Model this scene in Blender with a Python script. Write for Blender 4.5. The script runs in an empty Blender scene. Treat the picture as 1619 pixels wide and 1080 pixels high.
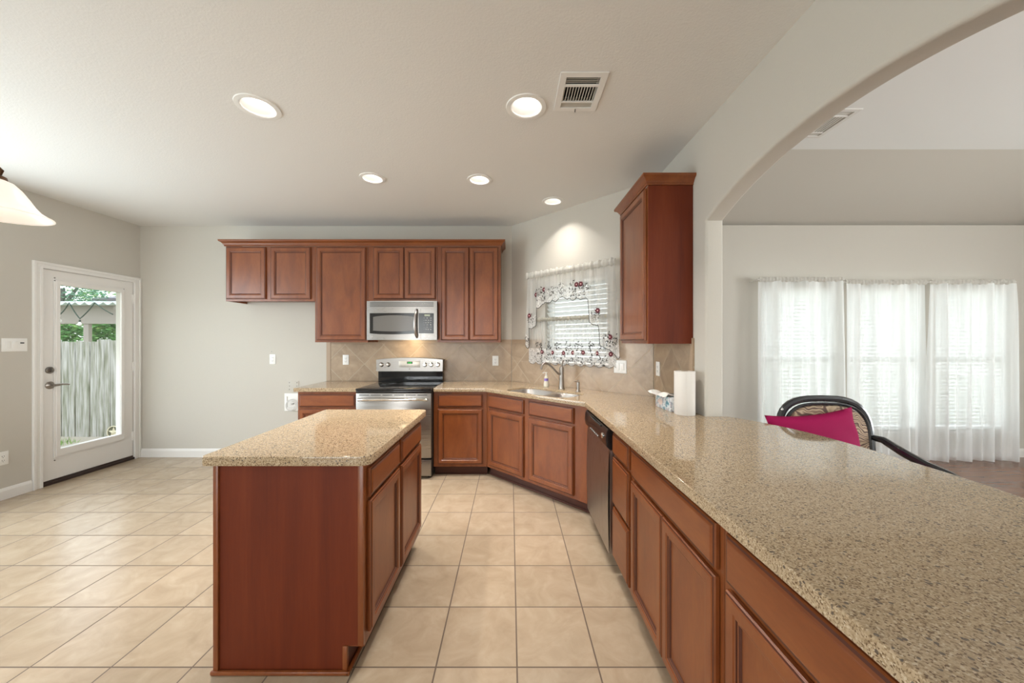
import bpy, bmesh, math, random
from mathutils import Matrix, Vector
R = math.radians
C = bpy.context.scene.collection
sc = bpy.context.scene
H, CAM_Z = 2.75, 1.375                      # ceiling and lens height
# ------------------------------------------------------------------ camera, sky, lights, exposure
cam = bpy.data.objects.new('camera', bpy.data.cameras.new('camera')); C.objects.link(cam)
cam.location = (0, 0, CAM_Z); cam.rotation_euler = (R(90), 0, 0)
cam.data.sensor_width = 36; cam.data.lens = 566 / 1619 * 36
cam.data.shift_x = 2.5 / 1619
cam.data.clip_start = 0.02
sc.camera = cam
sc.view_settings.view_transform = 'Standard'; sc.view_settings.look = 'None'
sc.view_settings.gamma = 1; sc.view_settings.use_curve_mapping = False
sc.view_settings.exposure = -0.06
w = bpy.data.worlds.new('sky'); sc.world = w; w.use_nodes = True
nt = w.node_tree; nt.nodes.clear()
o_ = nt.nodes.new('ShaderNodeOutputWorld'); bg = nt.nodes.new('ShaderNodeBackground')
tc = nt.nodes.new('ShaderNodeTexCoord'); sp = nt.nodes.new('ShaderNodeSeparateXYZ')
cr = nt.nodes.new('ShaderNodeValToRGB')
cr.color_ramp.elements[0].position = 0.0; cr.color_ramp.elements[0].color = (0.93, 0.97, 1, 1)
cr.color_ramp.elements[1].position = 1.0; cr.color_ramp.elements[1].color = (0.80, 0.90, 1, 1)
nt.links.new(tc.outputs['Generated'], sp.inputs[0]); nt.links.new(sp.outputs['Z'], cr.inputs[0])
nt.links.new(cr.outputs[0], bg.inputs[0]); bg.inputs[1].default_value = 3.2
nt.links.new(bg.outputs[0], o_.inputs[0])

def area(name, loc, rot, sx, sy, watts, col=(1, 1, 1), shape='RECTANGLE', parent=None, spread=180):
    d = bpy.data.lights.new(name, 'AREA'); d.shape = shape; d.size = sx; d.size_y = sy
    d.energy = watts; d.color = col; d.spread = R(spread)
    o = bpy.data.objects.new(name, d); C.objects.link(o); o.location = loc; o.rotation_euler = rot
    if parent: o.parent = parent
    return o
# fill lamps added at made-up windows out of view, then daylight at visible ones
DAY = (0.96, 0.98, 1.0)
area('fill_rear_dining', (-2.2, -4.16, 1.35), (R(104), 0, 0), 2.9, 1.9, 115, DAY)
area('fill_rear_living', (4.2, -4.16, 1.35), (R(100), 0, 0), 3.6, 1.9, 45, DAY)
area('fill_living_side', (7.36, -0.9, 1.45), (0, R(114), 0), 2.0, 3.6, 310, DAY)
area('fill_breakfast', (-4.56, 1.70, 1.40), (0, R(-91), 0), 1.9, 2.1, 118, (0.82, 0.91, 1.0))
for x_ in (3.44, 4.48, 5.52): area('daylight_living_window', (x_, 4.50, 1.2), (R(-90), 0, 0), 0.95, 1.75, 12, DAY)
area('daylight_sink_window', (0.98, 4.01, 1.6), (R(-90), 0, R(-45)), 0.75, 0.85, 3.5, DAY)
CAN_W, CAN_COL = (13, 13, 11, 11, 4.5), (1.0, 0.95, 0.89)

# ------------------------------------------------------------------ materials
def newmat(name):
    m = bpy.data.materials.new(name); m.use_nodes = True
    nt = m.node_tree
    return m, nt, nt.nodes['Principled BSDF'], nt.nodes.new, nt.links.new
def plain(name, col, rough=0.5, metal=0.0, coat=0.0, bump=None, emit=None, estr=0, spec=None):
    m, nt, p, N, L = newmat(name)
    p.inputs['Base Color'].default_value = (*col, 1); p.inputs['Roughness'].default_value = rough
    p.inputs['Metallic'].default_value = metal; p.inputs['Coat Weight'].default_value = coat
    p.inputs['Coat Roughness'].default_value = 0.15
    if spec is not None: p.inputs['Specular IOR Level'].default_value = spec
    if emit: p.inputs['Emission Color'].default_value = (*emit, 1); p.inputs['Emission Strength'].default_value = estr
    if bump:
        t = N('ShaderNodeTexCoord'); n = N('ShaderNodeTexNoise'); b = N('ShaderNodeBump')
        n.inputs['Scale'].default_value = bump[0]; n.inputs['Detail'].default_value = 3
        b.inputs['Strength'].default_value = bump[1]; b.inputs['Distance'].default_value = bump[2] if len(bump) > 2 else 0.004
        L(t.outputs['Object'], n.inputs['Vector']); L(n.outputs['Fac'], b.inputs['Height']); L(b.outputs[0], p.inputs['Normal'])
    return m
def ramp(N, stops):
    r = N('ShaderNodeValToRGB'); e = r.color_ramp.elements
    while len(e) > 1: e.remove(e[0])
    e[0].position, e[0].color = stops[0][0], (*stops[0][1], 1)
    for p, c in stops[1:]:
        x = e.new(p); x.color = (*c, 1)
    return r
def wood(name, stops, scale=(5, 5, 1.3), rough=0.34, coat=0.12, seed=0.0):
    m, nt, p, N, L = newmat(name)
    t = N('ShaderNodeTexCoord'); mp = N('ShaderNodeMapping'); oi = N('ShaderNodeObjectInfo')
    mp.inputs['Scale'].default_value = scale
    ad = N('ShaderNodeVectorMath'); ad.operation = 'ADD'
    mu = N('ShaderNodeMath'); mu.operation = 'MULTIPLY'; mu.inputs[1].default_value = 37.0
    L(oi.outputs['Random'], mu.inputs[0]); L(t.outputs['Object'], ad.inputs[0]); L(mu.outputs[0], ad.inputs[1])
    L(ad.outputs[0], mp.inputs['Vector'])
    n1 = N('ShaderNodeTexNoise'); n1.inputs['Scale'].default_value = 2.2; n1.inputs['Detail'].default_value = 5; n1.inputs['Distortion'].default_value = 0.6
    n2 = N('ShaderNodeTexNoise'); n2.inputs['Scale'].default_value = 22; n2.inputs['Detail'].default_value = 3
    L(mp.outputs[0], n1.inputs['Vector']); L(mp.outputs[0], n2.inputs['Vector'])
    mx = N('ShaderNodeMix'); mx.data_type = 'FLOAT'; mx.inputs[0].default_value = 0.22
    L(n1.outputs['Fac'], mx.inputs[2]); L(n2.outputs['Fac'], mx.inputs[3])
    r = ramp(N, stops); L(mx.outputs[0], r.inputs[0]); L(r.outputs[0], p.inputs['Base Color'])
    p.inputs['Roughness'].default_value = rough; p.inputs['Coat Weight'].default_value = coat; p.inputs['Coat Roughness'].default_value = 0.22
    return m
WS = [(0.28, (0.152, 0.037, 0.0085)), (0.46, (0.195, 0.051, 0.012)), (0.58, (0.224, 0.063, 0.015)), (0.75, (0.260, 0.080, 0.020))]
M = {}
M['wood'] = wood('cherry wood', WS)
M['wood_h'] = wood('cherry wood across', WS, scale=(1.3, 5, 5))
M['wood_panel'] = wood('cherry veneer panel', [(0.3, (0.100, 0.0155, 0.004)), (0.55, (0.140, 0.0235, 0.006)), (0.75, (0.175, 0.034, 0.009))], scale=(5, 5, 0.35), rough=0.5, coat=0.0)
M['wood_panel'].node_tree.nodes['Principled BSDF'].inputs['Specular IOR Level'].default_value = 0.25
M['glaze'] = plain('dark glazed groove', (0.075, 0.017, 0.006), 0.45)
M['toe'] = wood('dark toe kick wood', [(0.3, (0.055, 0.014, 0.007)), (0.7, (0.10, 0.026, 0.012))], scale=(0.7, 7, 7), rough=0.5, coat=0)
M['wall'] = plain('beige wall paint', (0.555, 0.525, 0.467), 0.75, bump=(150, 0.2, 0.004))
M['ceil'] = plain('pale ceiling paint', (0.765, 0.755, 0.73), 0.85, bump=(110, 0.28, 0.004))
M['ceil_l'] = plain('white ceiling paint', (0.87, 0.875, 0.86), 0.85, bump=(150, 0.1, 0.003))
M['trim'] = plain('white trim paint', (0.80, 0.78, 0.75), 0.35)
M['plastic'] = plain('white plastic', (0.85, 0.84, 0.81), 0.35)
M['slot'] = plain('dark slot', (0.03, 0.03, 0.03), 0.6)
M['black'] = plain('black gloss plastic', (0.012, 0.011, 0.011), 0.18)
M['blackmatte'] = plain('black matte', (0.015, 0.014, 0.014), 0.5)
M['glassblack'] = plain('black glass', (0.012, 0.012, 0.013), 0.06)
M['greyglass'] = plain('grey screened glass', (0.13, 0.12, 0.11), 0.25)
M['chrome'] = plain('polished metal', (0.78, 0.76, 0.73), 0.12, 1.0)
M['nickel'] = plain('brushed nickel', (0.34, 0.31, 0.28), 0.34, 1.0)
M['pewter'] = plain('dark pewter', (0.22, 0.20, 0.18), 0.3, 1.0)
M['bronze'] = plain('oil rubbed bronze', (0.10, 0.05, 0.025), 0.35, 0.8)
M['keys'] = plain('pale key print', (0.45, 0.45, 0.44), 0.5)
M['lcd'] = plain('unlit display', (0.30, 0.33, 0.24), 0.3)
M['green'] = plain('green display', (0.0, 0.02, 0.0), 0.3)
M['greenlit'] = plain('lit green digits', (0, 0.3, 0.02), 0.3, emit=(0.02, 0.9, 0.08), estr=0.9)
M['bulb'] = plain('lit lamp', (1, 1, 1), 0.4, emit=(1, 0.95, 0.88), estr=4)
M['baffle'] = plain('satin baffle', (0.60, 0.59, 0.56), 0.45)
M['trimring'] = plain('white trim ring', (0.82, 0.81, 0.78), 0.4)
M['paper'] = plain('white paper towel', (0.70, 0.665, 0.62), 0.9, bump=(260, 0.35, 0.002))
M['card'] = plain('cardboard core', (0.40, 0.30, 0.20), 0.9)
M['tissue'] = plain('white tissue', (0.74, 0.71, 0.67), 0.9)
M['velvet'] = plain('magenta velvet', (0.29, 0.002, 0.065), 0.75, bump=(60, 0.2, 0.003))
M['velvet'].node_tree.nodes['Principled BSDF'].inputs['Specular IOR Level'].default_value = 0.2
M['chairblack'] = plain('black lacquer', (0.022, 0.024, 0.028), 0.16, coat=0.4)
M['soap'] = plain('pale liquid soap bottle', (0.72, 0.68, 0.56), 0.25)
M['soaplabel'] = plain('violet soap label', (0.25, 0.17, 0.50), 0.5)
M['concrete'] = plain('concrete', (0.42, 0.37, 0.30), 0.9, bump=(30, 0.3))
M['tank'] = plain('grey painted wood', (0.36, 0.32, 0.29), 0.8, bump=(40, 0.2))
M['roofmetal'] = plain('corrugated sheet', (0.62, 0.70, 0.70), 0.4)
M['tan'] = plain('tan siding', (0.50, 0.38, 0.24), 0.8)
M['shingle'] = plain('grey shingles', (0.22, 0.21, 0.24), 0.9)
M['bark'] = plain('bark', (0.10, 0.11, 0.10), 0.9)
M['cable'] = plain('dark green cable', (0.02, 0.05, 0.035), 0.5)
M['starcream'] = plain('cream painted metal', (0.62, 0.56, 0.40), 0.6)
M['stardark'] = plain('dark olive backing', (0.09, 0.09, 0.05), 0.8)
M['thread_maroon'] = plain('maroon thread', (0.11, 0.012, 0.022), 0.8)
M['thread_rose'] = plain('pale rose thread', (0.75, 0.48, 0.46), 0.8)
M['thread_grey'] = plain('dark grey thread', (0.06, 0.055, 0.05), 0.8)
M['outside_water'] = plain('white supply tube', (0.62, 0.62, 0.60), 0.35)

def steel(name, col, axis):
    m, nt, p, N, L = newmat(name)
    t = N('ShaderNodeTexCoord'); mp = N('ShaderNodeMapping'); n = N('ShaderNodeTexNoise')
    s = [260, 260, 260]; s[axis] = 2; mp.inputs['Scale'].default_value = s
    n.inputs['Scale'].default_value = 1; n.inputs['Detail'].default_value = 2
    L(t.outputs['Object'], mp.inputs[0]); L(mp.outputs[0], n.inputs['Vector'])
    r = ramp(N, [(0.2, (0.24,) * 3), (0.8, (0.40,) * 3)]); L(n.outputs['Fac'], r.inputs[0]); L(r.outputs[0], p.inputs['Roughness'])
    p.inputs['Base Color'].default_value = (*col, 1); p.inputs['Metallic'].default_value = 1
    return m
M['steel'] = steel('brushed stainless steel', (0.33, 0.31, 0.29), 0)
M['sinksteel'] = steel('satin sink steel', (0.62, 0.60, 0.58), 0)
M['steel_v'] = steel('brushed stainless door', (0.42, 0.39, 0.37), 2)

def quartz():
    m, nt, p, N, L = newmat('speckled tan quartz')
    t = N('ShaderNodeTexCoord')
    def vor(scale, seed):
        a = N('ShaderNodeVectorMath'); a.operation = 'ADD'; a.inputs[1].default_value = (seed, seed * 2.1, seed * .7)
        v = N('ShaderNodeTexVoronoi'); v.inputs['Scale'].default_value = scale
        L(t.outputs['Object'], a.inputs[0]); L(a.outputs[0], v.inputs['Vector'])
        s = N('ShaderNodeSeparateColor'); L(v.outputs['Color'], s.inputs[0]); return v, s
    v1, s1 = vor(330, 0.0)
    r1 = ramp(N, [(0.0, (0.15, 0.095, 0.052)), (0.09, (0.27, 0.19, 0.112)), (0.28, (0.385, 0.285, 0.175)), (0.60, (0.465, 0.355, 0.23)), (0.92, (0.555, 0.45, 0.315))])
    r1.color_ramp.interpolation = 'CONSTANT'
    L(s1.outputs[0], r1.inputs[0])
    v2, s2 = vor(115, 5.3)                         # sparse dark chips
    gt = N('ShaderNodeMath'); gt.operation = 'GREATER_THAN'; gt.inputs[1].default_value = 0.90
    lt = N('ShaderNodeMath'); lt.operation = 'LESS_THAN'; lt.inputs[1].default_value = 0.42
    mu = N('ShaderNodeMath'); mu.operation = 'MULTIPLY'
    L(s2.outputs[1], gt.inputs[0]); L(v2.outputs['Distance'], lt.inputs[0]); L(gt.outputs[0], mu.inputs[0]); L(lt.outputs[0], mu.inputs[1])
    mx = N('ShaderNodeMix'); mx.data_type = 'RGBA'; mx.inputs[7].default_value = (0.085, 0.070, 0.060, 1)
    sc_ = N('ShaderNodeMath'); sc_.operation = 'MULTIPLY'; sc_.inputs[1].default_value = 0.8
    L(mu.outputs[0], sc_.inputs[0]); L(sc_.outputs[0], mx.inputs[0]); L(r1.outputs[0], mx.inputs[6])
    L(mx.outputs[2], p.inputs['Base Color'])
    p.inputs['Roughness'].default_value = 0.06; p.inputs['Specular IOR Level'].default_value = 0.5
    return m
M['quartz'] = quartz()

def tiles(name, size, rot, cols, grout, mortar, off=(0, 0), uv=False, rough=0.35, bump=0.25):
    m, nt, p, N, L = newmat(name)
    t = N('ShaderNodeTexCoord'); mp = N('ShaderNodeMapping')
    mp.inputs['Location'].default_value = (off[0], off[1], 0); mp.inputs['Rotation'].default_value = (0, 0, R(rot))
    L(t.outputs['UV' if uv else 'Object'], mp.inputs[0])
    b = N('ShaderNodeTexBrick'); b.offset = 0; b.squash = 1
    b.inputs['Scale'].default_value = 1; b.inputs['Brick Width'].default_value = size; b.inputs['Row Height'].default_value = size
    b.inputs['Mortar Size'].default_value = mortar; b.inputs['Mortar Smooth'].default_value = 0.3; b.inputs['Bias'].default_value = 0
    b.inputs['Color1'].default_value = (0.25, 0.25, 0.25, 1); b.inputs['Color2'].default_value = (0.75, 0.75, 0.75, 1)
    L(mp.outputs[0], b.inputs['Vector'])
    n = N('ShaderNodeTexNoise'); n.inputs['Scale'].default_value = 7; n.inputs['Detail'].default_value = 6; n.inputs['Roughness'].default_value = 0.65
    n.inputs['Distortion'].default_value = 0.8
    sc_ = N('ShaderNodeVectorMath'); sc_.operation = 'MULTIPLY_ADD'; sc_.inputs[1].default_value = (3, 3, 3)
    L(b.outputs['Color'], sc_.inputs[0]); L(mp.outputs[0], sc_.inputs[2]); L(sc_.outputs[0], n.inputs['Vector'])
    r = ramp(N, [(0.30, cols[0]), (0.52, cols[1]), (0.70, cols[2])]); L(n.outputs['Fac'], r.inputs[0])
    hs = N('ShaderNodeHueSaturation'); L(r.outputs[0], hs.inputs['Color'])
    rm = N('ShaderNodeMapRange'); rm.inputs[1].default_value = 0.25; rm.inputs[2].default_value = 0.75; rm.inputs[3].default_value = 0.93; rm.inputs[4].default_value = 1.06
    L(b.outputs['Color'], rm.inputs[0]); L(rm.outputs[0], hs.inputs['Value'])
    mx = N('ShaderNodeMix'); mx.data_type = 'RGBA'; mx.inputs[7].default_value = (*grout, 1)
    L(b.outputs['Fac'], mx.inputs[0]); L(hs.outputs[0], mx.inputs[6]); L(mx.outputs[2], p.inputs['Base Color'])
    mr = N('ShaderNodeMapRange'); mr.inputs[3].default_value = rough; mr.inputs[4].default_value = 0.9
    L(b.outputs['Fac'], mr.inputs[0]); L(mr.outputs[0], p.inputs['Roughness'])
    ma = N('ShaderNodeMath'); ma.operation = 'MULTIPLY_ADD'; ma.inputs[1].default_value = -1.0
    n2 = N('ShaderNodeMath'); n2.operation = 'MULTIPLY'; n2.inputs[1].default_value = 0.35
    L(n.outputs['Fac'], n2.inputs[0]); L(b.outputs['Fac'], ma.inputs[0]); L(n2.outputs[0], ma.inputs[2])
    bp = N('ShaderNodeBump'); bp.inputs['Strength'].default_value = bump; bp.inputs['Distance'].default_value = 0.004
    L(ma.outputs[0], bp.inputs['Height']); L(bp.outputs[0], p.inputs['Normal'])
    return m
TD = 0.3427
M['floor'] = tiles('beige floor tile', TD, 0, [(0.37, 0.28, 0.19), (0.425, 0.33, 0.23), (0.47, 0.375, 0.27)], (0.15, 0.108, 0.078), 0.0040, off=(-0.028 + TD, -1.511 + 5 * TD), rough=0.24, bump=0.2)
BS = [(0.31, 0.22, 0.145), (0.39, 0.285, 0.19), (0.46, 0.345, 0.235)]
M['bsplash'] = tiles('diagonal wall tile', 0.325, 45, BS, (0.46, 0.375, 0.275), 0.0045, off=(0.06, 0.12), uv=True, rough=0.32)
M['bstrip'] = plain('tile border', (0.40, 0.29, 0.195), 0.35, bump=(25, 0.1))

def planks():
    m, nt, p, N, L = newmat('brown laminate planks')
    t = N('ShaderNodeTexCoord'); b = N('ShaderNodeTexBrick'); b.offset = 0.37
    b.inputs['Scale'].default_value = 1; b.inputs['Brick Width'].default_value = 1.2; b.inputs['Row Height'].default_value = 0.13
    b.inputs['Mortar Size'].default_value = 0.0015; b.inputs['Color1'].default_value = (0.19, 0.085, 0.045, 1); b.inputs['Color2'].default_value = (0.26, 0.125, 0.07, 1)
    b.inputs['Mortar'].default_value = (0.06, 0.03, 0.02, 1)
    L(t.outputs['Object'], b.inputs['Vector'])
    mp = N('ShaderNodeMapping'); mp.inputs['Scale'].default_value = (1, 14, 1); n = N('ShaderNodeTexNoise'); n.inputs['Scale'].default_value = 3; n.inputs['Detail'].default_value = 4
    L(t.outputs['Object'], mp.inputs[0]); L(mp.outputs[0], n.inputs['Vector'])
    mx = N('ShaderNodeMix'); mx.data_type = 'RGBA'; mx.blend_type = 'MULTIPLY'; mx.inputs[0].default_value = 0.5
    r = ramp(N, [(0.3, (0.55,) * 3), (0.7, (1.2,) * 3)]); L(n.outputs['Fac'], r.inputs[0])
    L(b.outputs['Color'], mx.inputs[6]); L(r.outputs[0], mx.inputs[7]); L(mx.outputs[2], p.inputs['Base Color'])
    p.inputs['Roughness'].default_value = 0.25
    return m
M['planks'] = planks()

def sheer(name, col, lo, hi, scale, dots=0.0, trans=0.5):
    """thin woven fabric: part open weave (transparent), part thread (diffuse and translucent)"""
    m, nt, p, N, L = newmat(name); nt.nodes.remove(p)
    out = nt.nodes['Material Output']
    d = N('ShaderNodeBsdfDiffuse'); tl = N('ShaderNodeBsdfTranslucent'); tr = N('ShaderNodeBsdfTransparent')
    d.inputs[0].default_value = (*col, 1); tl.inputs[0].default_value = (*col, 1)
    a = N('ShaderNodeMixShader'); a.inputs[0].default_value = trans; L(d.outputs[0], a.inputs[1]); L(tl.outputs[0], a.inputs[2])
    t = N('ShaderNodeTexCoord'); mp = N('ShaderNodeMapping'); mp.inputs['Scale'].default_value = scale
    n = N('ShaderNodeTexNoise'); n.inputs['Scale'].default_value = 1; n.inputs['Detail'].default_value = 2
    L(t.outputs['Object'], mp.inputs[0]); L(mp.outputs[0], n.inputs['Vector'])
    mr = N('ShaderNodeMapRange'); mr.inputs[1].default_value = 0.35; mr.inputs[2].default_value = 0.65; mr.inputs[3].default_value = lo; mr.inputs[4].default_value = hi
    L(n.outputs['Fac'], mr.inputs[0])
    b = N('ShaderNodeMixShader'); L(mr.outputs[0], b.inputs[0]); L(tr.outputs[0], b.inputs[1]); L(a.outputs[0], b.inputs[2])
    L(b.outputs[0], out.inputs[0])
    return m
M['sheer'] = sheer('white voile', (0.93, 0.94, 0.94), 0.36, 0.97, (8, 0, 0.03))
M['lace'] = sheer('embroidered white sheer', (0.78, 0.77, 0.74), 0.42, 0.66, (16, 16, 0.6), trans=0.4)
M['lace_band'] = sheer('open embroidered band', (0.80, 0.79, 0.77), 0.45, 0.92, (90, 90, 90), trans=0.3)
M['header'] = sheer('gathered header', (0.70, 0.68, 0.63), 0.82, 0.98, (30, 30, 1), trans=0.3)
M['pocket'] = sheer('backlit dark rod pocket', (0.50, 0.47, 0.40), 0.85, 0.98, (30, 30, 1), trans=0.3)  # shade of a backlit pocket put into the colour, darker than the header
M['tier'] = sheer('lower tier sheer', (0.86, 0.86, 0.84), 0.22, 0.48, (16, 16, 0.6), trans=0.5)
def slatmat():
    m, nt, p, N, L = newmat('white blind slat'); nt.nodes.remove(p); out = nt.nodes['Material Output']
    d = N('ShaderNodeBsdfDiffuse'); d.inputs[0].default_value = (0.88, 0.88, 0.86, 1); tl = N('ShaderNodeBsdfTranslucent'); tl.inputs[0].default_value = (0.8, 0.82, 0.82, 1)
    a = N('ShaderNodeMixShader'); a.inputs[0].default_value = 0.55; L(d.outputs[0], a.inputs[1]); L(tl.outputs[0], a.inputs[2]); L(a.outputs[0], out.inputs[0]); return m
M['slat'] = slatmat()
def pane():
    m, nt, p, N, L = newmat('window glass'); nt.nodes.remove(p); out = nt.nodes['Material Output']
    g = N('ShaderNodeBsdfGlossy'); g.inputs['Roughness'].default_value = 0.02; g.inputs[0].default_value = (1, 1, 1, 1)
    t = N('ShaderNodeBsdfTransparent'); t.inputs[0].default_value = (0.97, 0.98, 0.97, 1); a = N('ShaderNodeMixShader'); a.inputs[0].default_value = 0.05
    L(t.outputs[0], a.inputs[1]); L(g.outputs[0], a.inputs[2]); L(a.outputs[0], out.inputs[0]); return m
M['pane'] = pane()
def shade_glass():
    m, nt, p, N, L = newmat('frosted alabaster glass')
    p.inputs['Base Color'].default_value = (0.85, 0.80, 0.74, 1); p.inputs['Roughness'].default_value = 0.35
    p.inputs['Emission Color'].default_value = (1, 0.92, 0.82, 1); p.inputs['Emission Strength'].default_value = 0.35; return m
M['shade'] = shade_glass()
def paisley():
    m, nt, p, N, L = newmat('paisley upholstery')
    t = N('ShaderNodeTexCoord'); n = N('ShaderNodeTexNoise'); n.inputs['Scale'].default_value = 9; n.inputs['Detail'].default_value = 1
    v = N('ShaderNodeTexWave'); v.wave_type = 'RINGS'; v.inputs['Scale'].default_value = 7; v.inputs['Distortion'].default_value = 22; v.inputs['Detail'].default_value = 2
    L(t.outputs['Object'], v.inputs['Vector'])
    r = ramp(N, [(0.0, (0.10, 0.06, 0.05)), (0.18, (0.20, 0.13, 0.09)), (0.32, (0.50, 0.39, 0.27)), (0.7, (0.42, 0.32, 0.21)), (0.95, (0.22, 0.14, 0.10))]); L(v.outputs['Fac'], r.inputs[0]); L(r.outputs[0], p.inputs['Base Color'])
    p.inputs['Roughness'].default_value = 0.85; return m
M['paisley'] = paisley()
def noisecol(name, stops, scale, mapping=(1, 1, 1), rough=0.9, detail=5):
    m, nt, p, N, L = newmat(name); t = N('ShaderNodeTexCoord'); mp = N('ShaderNodeMapping'); mp.inputs['Scale'].default_value = mapping
    oi = N('ShaderNodeObjectInfo'); ad = N('ShaderNodeVectorMath'); ad.operation = 'ADD'; mu = N('ShaderNodeMath'); mu.operation = 'MULTIPLY'; mu.inputs[1].default_value = 91
    L(oi.outputs['Random'], mu.inputs[0]); L(t.outputs['Object'], ad.inputs[0]); L(mu.outputs[0], ad.inputs[1])
    n = N('ShaderNodeTexNoise'); n.inputs['Scale'].default_value = scale; n.inputs['Detail'].default_value = detail
    L(ad.outputs[0], mp.inputs[0]); L(mp.outputs[0], n.inputs['Vector']); r = ramp(N, stops); L(n.outputs['Fac'], r.inputs[0]); L(r.outputs[0], p.inputs['Base Color'])
    p.inputs['Roughness'].default_value = rough; return m
M['fence'] = noisecol('weathered fence board', [(0.28, (0.13, 0.14, 0.09)), (0.42, (0.27, 0.27, 0.22)), (0.56, (0.38, 0.37, 0.345)), (0.72, (0.52, 0.51, 0.49))], 4, (8, 8, 0.7))
M['leaf'] = noisecol('green leaves', [(0.3, (0.07, 0.22, 0.06)), (0.5, (0.17, 0.42, 0.12)), (0.7, (0.40, 0.60, 0.18))], 3, rough=0.6)
M['leafdark'] = noisecol('blue green leaves', [(0.3, (0.06, 0.18, 0.12)), (0.7, (0.20, 0.42, 0.28))], 3, rough=0.6)
M['grass'] = noisecol('bright grass', [(0.3, (0.10, 0.26, 0.03)), (0.7, (0.32, 0.50, 0.10))], 9)
M['soil'] = noisecol('lawn and soil', [(0.3, (0.16, 0.20, 0.08)), (0.7, (0.34, 0.32, 0.20))], 2)
M['floral'] = noisecol('blue floral print', [(0.34, (0.10, 0.24, 0.30)), (0.42, (0.45, 0.56, 0.62)), (0.52, (0.74, 0.74, 0.72)), (0.60, (0.28, 0.33, 0.40)), (0.68, (0.72, 0.56, 0.52))], 28, rough=0.5, detail=2)

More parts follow.
